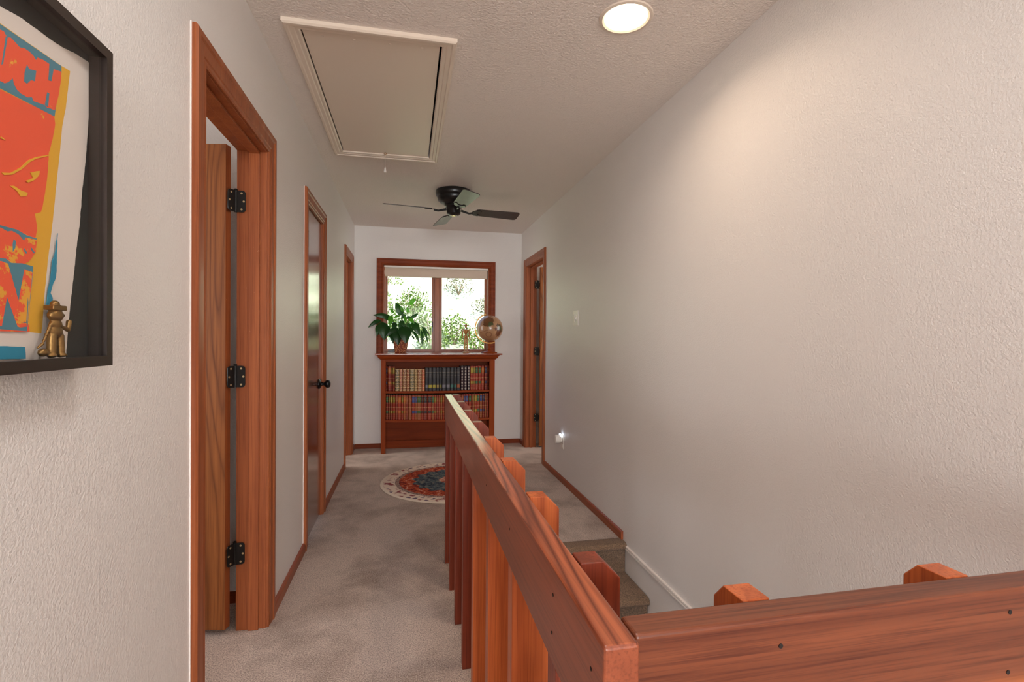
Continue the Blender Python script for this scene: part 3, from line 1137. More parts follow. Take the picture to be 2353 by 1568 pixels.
# the run behind the railing, then the right-hand books
gap0 = x
rightL = [('black', 44), ('russet', 38), ('blue', 22), ('blue', 40), ('green', 40), ('russet', 22), ('olive', 22), ('yellow', 30), ('green', 38), ('blue', 38), ('navy', 34), ('russet', 26), ('dark red', 26)]
tot = sum(w_ + 1.5 for _, w_ in rightL)
nfill = int((1597 - tot - gap0) // 34)
fw = (1597 - tot - gap0) / nfill
for i in range(nfill):
    low.append((x, x + fw - 1.5, ['olive', 'russet', 'green'][i % 3]))
    x += fw
for lab, w_ in rightL:
    low.append((x, x + w_, lab))
    x += w_ + 1.5
NL = len(low)
for i, (a0, a1, lab) in enumerate(low):
    x0, x1 = ZX(a0), ZX(a1)
    if i <= 26:
        pos = '%s book from the left end of the lower shelf' % ORD[i + 1] if i else 'book at the left end of the lower shelf'
    else:
        j = NL - i
        pos = '%s book from the right end of the lower shelf' % ORD[j] if j > 1 else 'book at the right end of the lower shelf'
    book(x0 + .0003, x1 - .0003, .3523 + max(sag(x0, .012), sag(x1, .012)), .263 + random.uniform(-.001, .001), 'L', random.choice(['maroon', 'red', 'russet', 'maroon', 'red']), lab,
         'leather spine with %s labels, %s' % (lab, pos), 'books on the lower shelf')

# ------------------------------------------------------------------ potted plant
PX, PY, PZ = -.080, 5.50, 1.0522
pl = thing('potted_plant', 'leafy green peace lily in a brown woven basket on the bookcase', 'plant', (PX, PY, PZ))
m = base('woven_basket', (150, 74, 34), .6)
t = NT(m)
v = t.coord((1, 1, 1))
ck = t.n('TexVoronoi')
ck.inputs['Scale'].default_value = 70
t.l(v, ck.inputs['Vector'])
f = t.math('LESS_THAN', ck.outputs[0], .38)
t.l(t.mix(t.math('MULTIPLY', f, .75), (120, 48, 22), (222, 160, 96)), t.b.inputs['Base Color'])
t.bump(ck.outputs[0], .6, .004)
M['basket'] = m
mb = MB()
prof = []
for i in range(15):
    h_ = i / 14 * .138
    r_ = .058 + .024 * (i / 14) + (.0022 if i % 2 else 0)
    prof.append((r_, h_))
prof += [(.087, .142), (.086, .148), (.078, .148), (.076, .13), (.001, .128)]
mb.lathe(prof, (PX, PY, PZ), seg=40)
obj('basket_pot', mb, 'basket', pl, smooth=True, angle=70)


def leafmat(name, c1, c2):
    m = base(name, c1, .35, .5)
    t = NT(m)
    v = t.coord()
    n_ = t.noise(v, 18., 2)
    t.l(t.mix(n_, c1, c2), t.b.inputs['Base Color'])
    t.b.inputs['Subsurface Weight'].default_value = 0
    # thin leaf: some daylight comes through
    tr = t.n('BsdfTranslucent')
    tr.inputs[0].default_value = lin(tuple(min(255, int(q * 1.35)) for q in c2))
    mx = t.n('MixShader')
    mx.inputs[0].default_value = .32
    out = [q for q in t.t.nodes if q.type == 'OUTPUT_MATERIAL'][0]
    t.l(t.b.outputs[0], mx.inputs[1])
    t.l(tr.outputs[0], mx.inputs[2])
    t.l(mx.outputs[0], out.inputs[0])
    return m


M['leaf_d'] = leafmat('dark_green_leaf', (12, 42, 12), (24, 68, 16))
M['leaf_l'] = leafmat('bright_green_leaf', (46, 110, 18), (80, 144, 30))


def leaf(mb, p0, p1, w, droop=0., fold=.25, side=None, mi=0):
    """blade from p0 to p1, bent in the middle, folded along its midrib"""
    p0, p1 = Vector(p0), Vector(p1)
    d = p1 - p0
    L = d.length
    nrm = side or Vector((0, -1, 0))
    acr = d.normalized().cross(nrm).normalized()
    N = 9
    vs = []
    for i in range(N + 1):
        u = i / N
        c = p0 + d * u + Vector((0, 0, droop * L * 4 * u * (1 - u))) + nrm * (.10 * L * sin(pi * u))
        ww = w / 2 * (sin(pi * min(1, u ** .72)) ** .85 if 0 < u < 1 else 0) + .0005
        for sgn in (-1, -.5, 0, .5, 1):
            vs.append(c + acr * ww * sgn + nrm * (abs(sgn) * fold * ww * (-1)))
    fs = []
    for i in range(N):
        for k in range(4):
            a_ = i * 5 + k
            fs.append((a_, a_ + 1, a_ + 6, a_ + 5))
    mb.add(vs, fs, mi)


US, VS = .000498, .000478
def LP(a_, b_, dy=0.):
    return Vector((PX + (a_ - 795) * US, PY + dy, PZ + (1382 - b_) * VS))


leaves = [  # base, tip, width, depth at base, depth at tip, droop, bright?
    ((820, 540), (680, 240), 165, .02, .03, .0, 0), ((835, 460), (795, 325), 62, -.01, -.02, 0, 1), ((635, 490), (572, 370), 62, .0, -.02, 0, 1), ((985, 285), (1100, 138), 92, .02, .02, 0, 1),
    ((945, 475), (928, 348), 52, 0, 0, 0, 1), ((640, 650), (215, 545), 120, .02, -.02, .08, 0), ((385, 660), (118, 825), 96, .0, -.04, .10, 0), ((400, 690), (465, 1105), 250, -.04, -.08, .05, 0),
    ((350, 740), (300, 1010), 130, -.02, -.06, .03, 0), ((590, 540), (572, 800), 115, -.03, -.07, .02, 1), ((745, 830), (470, 1045), 105, -.05, -.10, .10, 0), ((860, 770), (905, 1175), 275, -.05, -.11, .06, 0),
    ((700, 860), (745, 1215), 200, -.06, -.10, .05, 0), ((995, 600), (1172, 482), 72, .03, .05, .0, 0), ((1040, 680), (1195, 1000), 165, -.01, -.05, .06, 0), ((1055, 890), (1190, 1160), 62, -.02, -.05, .06, 0),
    ((1230, 870), (1257, 1205), 72, -.03, -.06, .03, 0), ((1255, 840), (1370, 1155), 66, .0, -.03, .14, 0), ((1235, 790), (1410, 1010), 52, .02, .02, .12, 0), ((875, 545), (895, 720), 66, -.03, -.05, .0, 1),
    ((960, 595), (1080, 720), 92, -.03, -.06, .05, 1), ((745, 545), (655, 605), 62, -.04, -.06, .05, 1), ((790, 660), (870, 800), 105, -.05, -.08, .06, 0), ((1035, 990), (1088, 1085), 40, -.03, -.04, .02, 0),
    ((430, 560), (250, 560), 70, .05, .07, .10, 0), ((560, 600), (520, 540), 50, .03, .05, 0, 0), ((880, 500), (800, 620), 90, .03, .05, 0, 0), ((640, 700), (700, 830), 110, -.04, -.08, .05, 0),
    ((540, 900), (600, 1080), 70, -.02, -.05, .02, 0), ((930, 560), (1020, 640), 90, .02, .03, .04, 0), ((610, 930), (640, 1180), 90, -.05, -.09, .04, 0), ((960, 820), (1060, 930), 110, -.03, -.06, .08, 0),
    ((700, 700), (610, 830), 100, .03, .02, .05, 0), ((820, 700), (760, 860), 120, .04, .02, .05, 0), ((940, 700), (1000, 860), 90, .05, .04, .05, 0), ((480, 760), (560, 960), 130, .02, .0, .05, 0)]
mbl, mbd, mbst = MB(), MB(), MB()
for (b_, t_, w_, d0, d1, dr, br) in leaves:
    p0, p1 = LP(b_[0], b_[1], d0), LP(t_[0], t_[1], d1)
    leaf(mbl if br else mbd, p0, p1, w_ * .00049, dr, .22, Vector((.15, -1, .12)).normalized())
    root_ = Vector((PX + (p0.x - PX) * .22, PY + d0 * .3, PZ + .13))
    mid_ = (root_ + p0) / 2 + Vector((0, 0, .03 if p0.z > PZ + .2 else .10))
    mbst.tube([root_, mid_, p0], [.0026, .0022, .0015], 6)
mbst.tube([LP(1100, 800, .02), LP(1210, 700, .02), LP(1340, 690, .03), LP(1420, 790, .03), LP(1440, 880, .03), LP(1430, 975, .03)], [.0018, .0018, .002, .003, .004, .001], 6)
obj('dark_leaves', mbd, 'leaf_d', pl, smooth=True, angle=180)
obj('bright_leaves', mbl, 'leaf_l', pl, smooth=True, angle=180)
obj('stems', mbst, 'leaf_d', pl, smooth=True)

# ------------------------------------------------------------------ wooden artist's mannequin
MX, MY, MZ = .622, 5.50, 1.0522
M['mwood'] = wood('mannequin_wood', (186, 128, 74), (150, 96, 50), 'z', 5, 20, .4, .2, .3, .3)
mn = thing('artist_mannequin', 'small wooden jointed artist mannequin standing on the bookcase', 'mannequin', (MX, MY, MZ))
obj('stand', MB().box(MX - .036, MX + .036, MY - .03, MY + .03, MZ, MZ + .014), 'mwood', mn, bevel=.004)
mb = MB()
mb.ball((MX, MY, MZ + .302), (.0135, .015, .020))
mb.ball((MX - .0005, MY, MZ + .288), (.009, .011, .012))
obj('head', mb, 'mwood', mn, smooth=True, angle=180)
mb = MB()
mb.lathe([(.005, .0), (.005, .028)], (MX, MY, MZ + .256), seg=12)
mb.lathe([(.012, 0), (.020, .012), (.027, .035), (.028, .048), (.020, .054), (.006, .056)], (MX, MY, MZ + .208), seg=20)
mb.ball((MX, MY, MZ + .203), (.011, .010, .010))
mb.lathe([(.010, 0), (.021, .012), (.019, .028), (.010, .036)], (MX, MY, MZ + .160), seg=20)
obj('torso', mb, 'mwood', mn, smooth=True, angle=60)
for s_ in (-1, 1):
    mb = MB()
    sx = MX + s_ * .033
    mb.ball((sx, MY, MZ + .256), .0075, 12, 8)
    mb.lathe([(.0045, 0), (.0068, .012), (.0068, .04), (.0045, .052)], (sx + s_ * .004, MY, MZ + .200), (-s_ * .06, 0, 1), 12)
    mb.ball((sx + s_ * .005, MY, MZ + .197), .0052, 10, 6)
    mb.lathe([(.0036, 0), (.0056, .02), (.0060, .04), (.004, .048)], (sx + s_ * .007, MY - .003, MZ + .148), (-s_ * .05, .06, 1), 12)
    mb.ball((sx + s_ * .008, MY - .004, MZ + .138), (.0045, .006, .013), 10, 8)
    obj('arm', mb, 'mwood', mn, smooth=True, angle=60)
    mb = MB()
    lx = MX + s_ * .012
    mb.ball((lx, MY, MZ + .158), .009, 12, 8)
    mb.lathe([(.0065, 0), (.0098, .02), (.0104, .045), (.008, .06)], (lx + s_ * .001, MY, MZ + .096), (0, 0, 1), 12)
    mb.ball((lx + s_ * .001, MY, MZ + .092), .0065, 10, 6)
    mb.lathe([(.0048, 0), (.0072, .03), (.0085, .048), (.0058, .062)], (lx + s_ * .002, MY, MZ + .028), (0, 0, 1), 12)
    mb.ball((lx + s_ * .003, MY - .008, MZ + .0205), (.0068, .017, .0065), 12, 8)
    obj('leg', mb, 'mwood', mn, smooth=True, angle=60)
obj('support_rod', MB().tube([(MX, MY + .018, MZ + .012), (MX, MY + .018, MZ + .17), (MX, MY + .004, MZ + .172)], .0018, 8), 'screw', mn)

# ------------------------------------------------------------------ globe
GX, GY, GZ = .884, 5.50, 1.0522
GC = Vector((.888, 5.50, 1.325))
GR = .146
gl = thing('desk_globe', 'antique-style tan desk globe on a brass and wood stand', 'globe', (GX, GY, GZ))
m = base('globe_map', (160, 124, 90), .3, .5, 0, .5)
t = NT(m)
v = t.coord()
vv = t.n('VectorMath', operation='SUBTRACT')
t.l(v, vv.inputs[0])
vv.inputs[1].default_value = tuple(GC - Vector((GX, GY, GZ)))
vn = t.n('VectorMath', operation='NORMALIZE')
t.l(vv.outputs[0], vn.inputs[0])
nz_ = t.noise(vn.outputs[0], 3.4, 4, .6)
col = t.mix(t.noise(vn.outputs[0], 2., 3), (176, 134, 96), (150, 110, 78))


def blob(c, r, colr, cur):
    d_ = t.n('VectorMath', operation='DISTANCE')
    t.l(vn.outputs[0], d_.inputs[0])
    d_.inputs[1].default_value = Vector(c).normalized()[:]
    e_ = t.math('ADD', d_.outputs['Value'], t.math('MULTIPLY', t.math('SUBTRACT', nz_, .5), .9))
    f_ = t.math('LESS_THAN', e_, r)
    return t.mix(f_, cur, colr)


col = blob((-.22, -.82, .50), .42, (98, 58, 26), col)
col = blob((-.05, -.90, .25), .22, (70, 76, 40), col)
col = blob((-.35, -.70, .65), .25, (112, 68, 32), col)
col = blob((.62, -.78, -.05), .36, (90, 46, 22), col)
col = blob((.66, -.72, .05), .22, (62, 76, 46), col)
col = blob((.55, -.70, -.45), .22, (104, 58, 32), col)
col = blob((.95, -.1, .3), .5, (150, 104, 56), col)
col = blob((-.9, .3, .2), .5, (130, 110, 60), col)
dt = t.n('VectorMath', operation='DOT_PRODUCT')
t.l(vn.outputs[0], dt.inputs[0])
dt.inputs[1].default_value = Vector((-.30, .08, .95)).normalized()[:]
col = t.mix(t.math('LESS_THAN', t.math('ABSOLUTE', t.math('ADD', dt.outputs['Value'], .12)), .012), col, (120, 70, 44))
dc = t.n('VectorMath', operation='DISTANCE')
t.l(vn.outputs[0], dc.inputs[0])
dc.inputs[1].default_value = Vector((-.22, -.85, -.48)).normalized()[:]
col = t.mix(t.math('LESS_THAN', t.math('ABSOLUTE', t.math('SUBTRACT', dc.outputs['Value'], .21)), .018), col, (110, 66, 44))
t.l(col, t.b.inputs['Base Color'])
M['globe'] = m
obj('globe_ball', MB().ball(GC, GR, 48, 28), 'globe', gl, smooth=True, angle=180)
mb = MB()
pts = []
for i in range(29):
    a_ = radians(106 + i * 184 / 28)
    pts.append((cos(a_), sin(a_)))
vs, fs = [], []
for (c_, s_) in pts:
    for (rr, yy) in ((.158, -.006), (.170, -.006), (.170, .006), (.158, .006)):
        vs.append(GC + Vector((c_ * rr, yy, s_ * rr)))
for i in range(28):
    for k in range(4):
        fs.append((4 * i + k, 4 * i + (k + 1) % 4, 4 * i + 4 + (k + 1) % 4, 4 * i + 4 + k))
fs += [(0, 1, 2, 3), (112, 115, 114, 113)]
mb.add(vs, fs)
for a_ in (106, 289):
    d_ = Vector((cos(radians(a_)), 0, sin(radians(a_))))
    mb.tube([GC + d_ * (GR - .004), GC + d_ * .168], .004, 8)
obj('meridian_arm', mb, 'brass', gl, smooth=True, angle=40)
mb = MB()
mb.lathe([(.088, 0), (.090, .006), (.084, .011), (.060, .016), (.040, .022), (.022, .026), (.018, .034), (.024, .040), (.022, .048), (.014, .056), (.012, .078), (.016, .088), (.018, .096), (.012, .102), (.008, .106)], (GX, GY, GZ), seg=36)
obj('turned_base', mb, 'case', gl, smooth=True, angle=60)

# ------------------------------------------------------------------ rug
RX, RY, RR = .372, 4.265, .593
m = base('oriental_rug', (160, 80, 60), .95, .1)
t = NT(m)
v = t.coord()
sx = t.n('SeparateXYZ')
t.l(v, sx.inputs[0])
ln = t.n('VectorMath', operation='LENGTH')
mpz = t.n('Mapping')
mpz.inputs['Scale'].default_value = (1, 1, 0)
t.l(v, mpz.inputs['Vector'])
t.l(mpz.outputs[0], ln.inputs[0])
r_ = t.math('DIVIDE', ln.outputs['Value'], RR)
ang = t.math('ARCTAN2', sx.outputs[1], sx.outputs[0])
n_s = t.noise(v, 38., 3, .6)
n_m = t.noise(v, 15., 2, .6)
n_f = t.noise(v, 90., 2, .6)
fcol = t.ramp(n_s, [(.30, (60, 44, 54)), (.42, (150, 58, 44)), (.50, (186, 84, 58)), (.60, (200, 108, 74)), (.70, (222, 190, 170))])
bcol = t.ramp(n_s, [(.30, (40, 38, 50)), (.45, (76, 88, 98)), (.56, (104, 118, 120)), (.68, (150, 140, 124)), (.75, (190, 120, 96))])
ccol = t.ramp(n_m, [(.36, (150, 82, 84)), (.44, (232, 212, 194)), (.60, (236, 218, 200)), (.64, (120, 100, 116))])
star = t.math('ADD', .50, t.math('MULTIPLY', t.math('PINGPONG', t.math('MULTIPLY', ang, 8 / pi), .5), .16))
c = t.mix(t.math('LESS_THAN', r_, star), fcol, bcol)
c = t.mix(t.math('LESS_THAN', r_, t.math('MULTIPLY', star, .34)), c, t.ramp(n_s, [(.35, (170, 90, 74)), (.5, (214, 150, 124)), (.65, (230, 200, 180))]))
gc = t.ramp(n_f, [(.40, (70, 58, 66)), (.55, (196, 168, 152)), (.7, (150, 84, 76))])
c = t.mix(t.math('GREATER_THAN', r_, .745), c, gc)
c = t.mix(t.math('GREATER_THAN', r_, .80), c, (226, 206, 190))
c = t.mix(t.math('GREATER_THAN', r_, .812), c, ccol)
c = t.mix(t.math('GREATER_THAN', r_, .965), c, (236, 222, 204))
t.l(c, t.b.inputs['Base Color'])
t.bump(n_f, .4, .003)
M['rug'] = m
mb = MB()
mb.lathe([(RR, 0), (RR + .002, .004), (RR - .006, .009), (RR * .7, .0095), (RR * .3, .0095), (.001, .0095)], (RX, RY, 0.0008), seg=96)
tag(obj('round_rug', mb, 'rug', loc=(RX, RY, 0), smooth=True, angle=70), 'round red and blue oriental rug with cream border on the carpet', 'rug')

# ------------------------------------------------------------------ switch, outlet, night light
sw = thing('light_switch', 'white two-gang light switch plate on the right wall', 'light switch', (XR, 3.735, 1.38))
obj('cover_plate', MB().box(XR - .005, XR, 3.676, 3.794, 1.322, 1.440), 'white', sw, bevel=.003)
obj('rocker', MB().box(XR - .009, XR - .004, 3.743, 3.776, 1.348, 1.414), 'white', sw, bevel=.0015)
mb = MB()
mb.obox((XR - .004, 3.701, 1.376), (-.014, 0, -.007), (0, .010, 0), (-.002, 0, .011))
mb.box(XR - .008, XR - .004, 3.697, 3.715, 1.362, 1.400)
obj('toggle', mb, 'white', sw, bevel=.001)
ol = thing('wall_outlet', 'white outlet plate low on the right wall behind the night light', 'outlet', (XR, 4.06, .34))
obj('cover_plate', MB().box(XR - .005, XR, 4.025, 4.097, .285, .400), 'white', ol, bevel=.003)
obj('socket', MB().box(XR - .008, XR - .004, 4.045, 4.078, .295, .325), 'white', ol, bevel=.002)
nl = thing('night_light', 'small white plug-in night light glowing above the baseboard', 'night light', (XR - .04, 4.06, .36))
mb = MB()
mb.lathe([(.032, 0), (.036, .004), (.037, .030), (.034, .045), (.026, .050), (.001, .051)], (XR - .020, 4.06, .368), (-1, 0, 0), 28)
obj('body', mb, 'white', nl, smooth=True)
obj('plug', MB().box(XR - .022, XR - .008, 4.045, 4.075, .345, .385), 'white', nl, bevel=.002)
mb = MB()
mb.box(XR - .026, XR - .014, 4.036, 4.078, .388, .412)
obj('light_strip', mb, 'led', nl, bevel=.003)

# ------------------------------------------------------------------ framed print
AX = -.549      # backing plane
fy0, fy1, fz0, fz1 = .40, 1.024, 1.171, 1.729
fp = thing('framed_print', 'large colourful screen print in a deep black shadow-box frame', 'picture', (XL, .72, 1.17))
mb = MB()
FP = [(0, -.0002), (0, .060), (-.0175, .060), (-.0175, .0525), (-.0165, .0525), (-.0165, .032), (-.0150, .032), (-.0150, .020), (-.004, .020), (-.004, 0)]
mb.sweep(lambda a_, b_, t_: (XL + t_, a_, b_), fy0, fy1, fz0, fz1, FP, True)
M['frame'] = base('black_brown_frame', (40, 29, 23), .42, .5)
obj('frame', mb, 'frame', fp)
M['backing'] = base('black_backing_board', (34, 33, 30), .7)
obj('backing_board', MB().box(XL + .0008, AX - .0014, fy0 + .004, fy1 - .004, fz0 + .004, fz1 - .004), 'backing', fp)
obj('glazing', MB().box(XL + .0535, XL + .0550, fy0 + .0165, fy1 - .0165, fz0 + .0165, fz1 - .0165), 'glass', fp)
def redmat(name, lo, ground=(238, 96, 66)):
    m = base(name, ground, .6, .2)
    t = NT(m)
    v = t.coord()
    n1 = t.noise(v, 30., 6, .75)
    f = t.math('GREATER_THAN', n1, lo)
    t.l(t.mix(t.math('MULTIPLY', f, .85), ground, (232, 176, 62)), t.b.inputs['Base Color'])
    return m


M['p_paper'] = base('print_paper', (222, 212, 202), .7, .2)
M['p_yel'] = redmat('print_yellow', .74, (226, 172, 58))
M['p_red'] = redmat('print_red', .66)
M['p_red2'] = redmat('print_red_scuffed', .55)
M['p_org'] = redmat('print_orange_scuffed', .49)
M['p_blue'] = base('print_slate_blue', (86, 134, 150), .6, .2)
M['p_cyan'] = base('print_bright_blue', (52, 140, 170), .6, .2)
PM = ['p_paper', 'p_yel', 'p_red', 'p_red2', 'p_org', 'p_blue', 'p_cyan']
mb = MB()
_lvl = [0]


def layer(pts, mi, jag=0.):
    q = list(pts)
    if jag:
        random.seed(len(pts))
        qq = []
        for i, p in enumerate(q):
            nx = q[(i + 1) % len(q)]
            L_ = math.hypot(nx[0] - p[0], nx[1] - p[1])
            n_ = max(1, int(L_ / .004))
            for k in range(n_):
                s_ = k / n_
                qq.append((p[0] + (nx[0] - p[0]) * s_ + random.uniform(-jag, jag), p[1] + (nx[1] - p[1]) * s_ + random.uniform(-jag, jag)))
        q = qq
    q = [(min(max(a_, fy0 + .006), fy1 - .006), min(max(b_, fz0 + .006), fz1 - .006)) for a_, b_ in q]
    x0 = AX - .001 + .00012 * _lvl[0]
    mb.prism(q, lambda a_, b_, d: (x0 + d, a_, b_), 0, .0009, mi)
    _lvl[0] += 1


# inks of the print, each a shape in metres on the board: (along the wall, height)
layer([(.44, 1.6639), (0.8144, 1.674), (0.8536, 1.6819), (0.8883, 1.6845), (0.9215, 1.6866), (0.947, 1.6907), (0.9742, 1.6973), (1.0154, 1.7025), (1.013, 1.657), (1.0069, 1.5897), (0.9998, 1.5266), (0.9916, 1.479), (0.9835, 1.4101), (0.9756, 1.3717), (0.9689, 1.3268), (0.9612, 1.2825), (0.9558, 1.2463), (0.9516, 1.2104), (0.9484, 1.1848), (.44, 1.1917)], 0, 0.0005)
layer([(.47, 1.643), (0.8143, 1.6509), (0.9377, 1.6582), (0.9588, 1.6608), (0.9556, 1.6399), (0.9481, 1.5938), (0.9398, 1.562), (0.9347, 1.5216), (0.9286, 1.4813), (0.9246, 1.4524), (0.9187, 1.4097), (0.9138, 1.3779), (0.907, 1.3395), (0.9004, 1.2916), (0.8957, 1.2445), (0.893, 1.2271), (0.8141, 1.2319), (.47, 1.2399)], 1, 0.0002)
layer([(.47, 1.5594), (0.8143, 1.5607), (0.8706, 1.5655), (0.9206, 1.5705), (0.9235, 1.5587), (0.9176, 1.5338), (0.9089, 1.5074), (0.907, 1.4778), (0.9013, 1.4458), (0.8957, 1.4209), (0.8911, 1.4112), (0.8793, 1.4057), (0.8829, 1.3915), (0.8838, 1.3819), (0.8811, 1.3715), (0.8619, 1.3582), (0.8142, 1.3614), (.47, 1.3777)], 2, 0.0004)
layer([(.47, 1.6421), (0.8143, 1.6497), (0.9377, 1.6575), (0.9377, 1.647), (0.9216, 1.5696), (0.8143, 1.5619), (.47, 1.5603)], 5)
layer([(0.8143, 1.6421), (0.8208, 1.6431), (0.8237, 1.6402), (0.8266, 1.6391), (0.8326, 1.642), (0.8386, 1.6408), (0.8494, 1.6376), (0.8582, 1.6413), (0.8679, 1.6419), (0.8763, 1.6404), (0.8814, 1.6367), (0.8848, 1.6426), (0.8971, 1.6452), (0.9101, 1.6461), (0.9116, 1.6352), (0.919, 1.643), (0.9373, 1.6483), (0.9363, 1.6347), (0.9305, 1.6066), (0.9224, 1.5799), (0.9043, 1.5763), (0.8989, 1.5777), (0.8763, 1.573), (0.8729, 1.5776), (0.8646, 1.5731), (0.8518, 1.5725), (0.844, 1.5741), (0.8386, 1.5797), (0.8363, 1.5868), (0.8288, 1.5778), (0.8215, 1.5724), (0.8143, 1.5717), (.47, 1.5703), (.47, 1.642)], 2, 0.0002)
layer([(0.8237, 1.6389), (0.8271, 1.6393), (0.8189, 1.598), (0.816, 1.5947)], 5)
layer([(0.863, 1.6204), (0.8671, 1.6158), (0.8814, 1.6208), (0.8788, 1.6036), (0.8712, 1.602), (0.863, 1.5924), (0.8574, 1.5926), (0.8582, 1.6063)], 5)
layer([(0.9097, 1.6461), (0.9186, 1.6425), (0.9138, 1.6215), (0.9072, 1.6198)], 5)
layer([(0.9046, 1.5998), (0.909, 1.6001), (0.9061, 1.5778), (0.8996, 1.5778)], 5)
layer([(0.8157, 1.4474), (0.8318, 1.452), (0.8502, 1.4657), (0.8647, 1.4809), (0.8797, 1.491), (0.907, 1.5039), (0.907, 1.5025), (0.8814, 1.4892), (0.8679, 1.4796), (0.8534, 1.4649), (0.8348, 1.4506), (0.82, 1.4453)], 1)
layer([(0.8303, 1.4334), (0.8378, 1.4357), (0.8502, 1.4328), (0.8638, 1.433), (0.8614, 1.4275), (0.8502, 1.4238), (0.8439, 1.4298)], 1)
layer([(0.8688, 1.4645), (0.8883, 1.4733), (0.8866, 1.4658), (0.878, 1.4569), (0.8646, 1.4485), (0.8598, 1.4489), (0.8746, 1.4583)], 1, 0.0004)
layer([(0.8143, 1.4964), (0.8229, 1.4941), (0.8143, 1.4936)], 1)
layer([(.47, 1.3688), (0.8142, 1.3744), (0.8424, 1.3746), (0.8604, 1.3707), (0.8815, 1.3693), (0.8793, 1.3484), (0.8649, 1.3321), (0.8522, 1.3256), (0.8308, 1.3255), (0.8142, 1.3289), (.47, 1.3164)], 3, 0.0005)
layer([(.47, 1.3688), (0.8142, 1.3744), (0.8424, 1.3746), (0.8604, 1.3702), (0.8819, 1.3694), (0.881, 1.3677), (0.8587, 1.3665), (0.8553, 1.3615), (0.8453, 1.3684), (0.8327, 1.3711), (0.8252, 1.3685), (0.8142, 1.3712), (.47, 1.3654)], 5)
layer([(0.8362, 1.3599), (0.84, 1.3576), (0.8388, 1.3477), (0.8346, 1.3417), (0.8342, 1.3528)], 5)
layer([(0.8553, 1.3505), (0.8614, 1.3446), (0.8593, 1.3428), (0.8547, 1.3474)], 5)
layer([(0.8697, 1.3538), (0.8767, 1.3472), (0.874, 1.3459), (0.8691, 1.3514)], 5)
layer([(.47, 1.3164), (0.8142, 1.3296), (0.8215, 1.33), (0.8308, 1.3255), (0.8522, 1.3279), (0.8729, 1.3262), (0.8725, 1.3175), (0.8604, 1.2296), (0.8141, 1.232), (.47, 1.2366)], 5)
layer([(.47, 1.313), (0.8142, 1.3253), (0.8252, 1.3233), (0.8443, 1.2732), (0.8553, 1.3199), (0.8712, 1.3173), (0.8614, 1.2443), (0.8502, 1.2417), (0.8595, 1.2419), (0.8599, 1.2365), (0.8472, 1.2348), (0.8423, 1.2362), (0.8233, 1.2768), (0.8141, 1.2363), (.47, 1.2366)], 3, 0.0002)
layer([(0.8559, 1.3185), (0.8708, 1.3173), (0.8614, 1.2451), (0.8502, 1.244), (0.8365, 1.2488), (0.8443, 1.2717)], 4, 0.0004)
layer([(0.8616, 1.2791), (0.8628, 1.273), (0.8604, 1.242), (0.8587, 1.2419)], 5)
layer([(.47, 1.2332), (0.8141, 1.2317), (0.8614, 1.2296), (0.8628, 1.242), (0.8649, 1.2289), (.47, 1.231)], 3)
layer([(0.925, 1.3861), (0.9238, 1.3558), (0.9217, 1.3171), (0.9136, 1.3029), (0.9085, 1.2893), (0.9136, 1.2831), (0.9131, 1.2698), (0.9002, 1.2691), (0.9038, 1.2921), (0.9089, 1.309), (0.9131, 1.3392), (0.9198, 1.3551)], 6, 0.0004)
layer([(.47, 1.2132), (0.8141, 1.2088), (0.8559, 1.2069), (0.8571, 1.1896), (0.8141, 1.1907), (.47, 1.1966)], 6, 0.0003)
obj('print', mb, PM, fp)

# small cast figurine standing on the frame's lower ledge, inside the box
FGX, FGY, FGZ = -.5365, .9030, fz0 + .0185
k_ = .0043 / 6.0


def FG(a_, b_, d=0.):
    """figure drawing units (0..160 across, 0 at feet upward) to world"""
    return (FGX + d, FGY + (a_ - 90) * k_ * .98, FGZ + b_ * k_)


def caps(mbx, p, q, r0_, r1__, n_=6):
    p, q = Vector(p), Vector(q)
    for i in range(n_ + 1):
        u = i / n_
        mbx.ball(p.lerp(q, u), r0_ + (r1__ - r0_) * u, 12, 8)


mb = MB()
s6 = k_
caps(mb, FG(76, 8), FG(78, 45), 9 * s6, 9 * s6)
caps(mb, FG(106, 8), FG(103, 45), 9 * s6, 9 * s6)
mb.ball(FG(74, 4.5, .003), (6 * s6, 13 * s6, 4.5 * s6))
mb.ball(FG(108, 4.5, .003), (6 * s6, 11 * s6, 4.5 * s6))
mb.ball(FG(90, 56), (9 * s6, 20 * s6, 14 * s6))
mb.ball(FG(90, 72), (9 * s6, 17 * s6, 12 * s6))
mb.ball(FG(90, 91), (11 * s6, 21 * s6, 14 * s6))
mb.ball(FG(113, 92), (4 * s6, 6 * s6, 4.5 * s6))
mb.box(FGX - 10 * s6, FGX + 10 * s6, FG(68, 0)[1], FG(112, 0)[1], FG(0, 102)[2], FG(0, 113)[2])
mb.ball(FG(88, 116), (8 * s6, 10 * s6, 8 * s6))
caps(mb, FG(74, 70), FG(50, 30), 4.2 * s6, 3.2 * s6)
caps(mb, FG(50, 30), FG(36, 22), 3.5 * s6, 2.5 * s6)
mb.ball(FG(52, 12), (8 * s6, 12 * s6, 9 * s6))
caps(mb, FG(100, 68, .002), FG(126, 60, .002), 4.5 * s6, 4.5 * s6)
caps(mb, FG(126, 60, .002), FG(130, 78, .002), 5 * s6, 6 * s6)
caps(mb, FG(52, 12), FG(74, 8), 5 * s6, 6 * s6)
M['bronze'] = base('cast_brass', (150, 118, 70), .33, .5, .9)
fg = obj('brass_figurine', mb, 'bronze', loc=(FGX, FGY, FGZ))
rm = fg.modifiers.new('fuse', 'REMESH')
rm.mode = 'VOXEL'
rm.voxel_size = .0010
rm.use_smooth_shade = True
sm = fg.modifiers.new('smooth', 'SMOOTH')
sm.iterations = 6
sm.factor = .5
tag(fg, 'small cast brass figure in a flat cap standing inside the black picture frame', 'figurine')

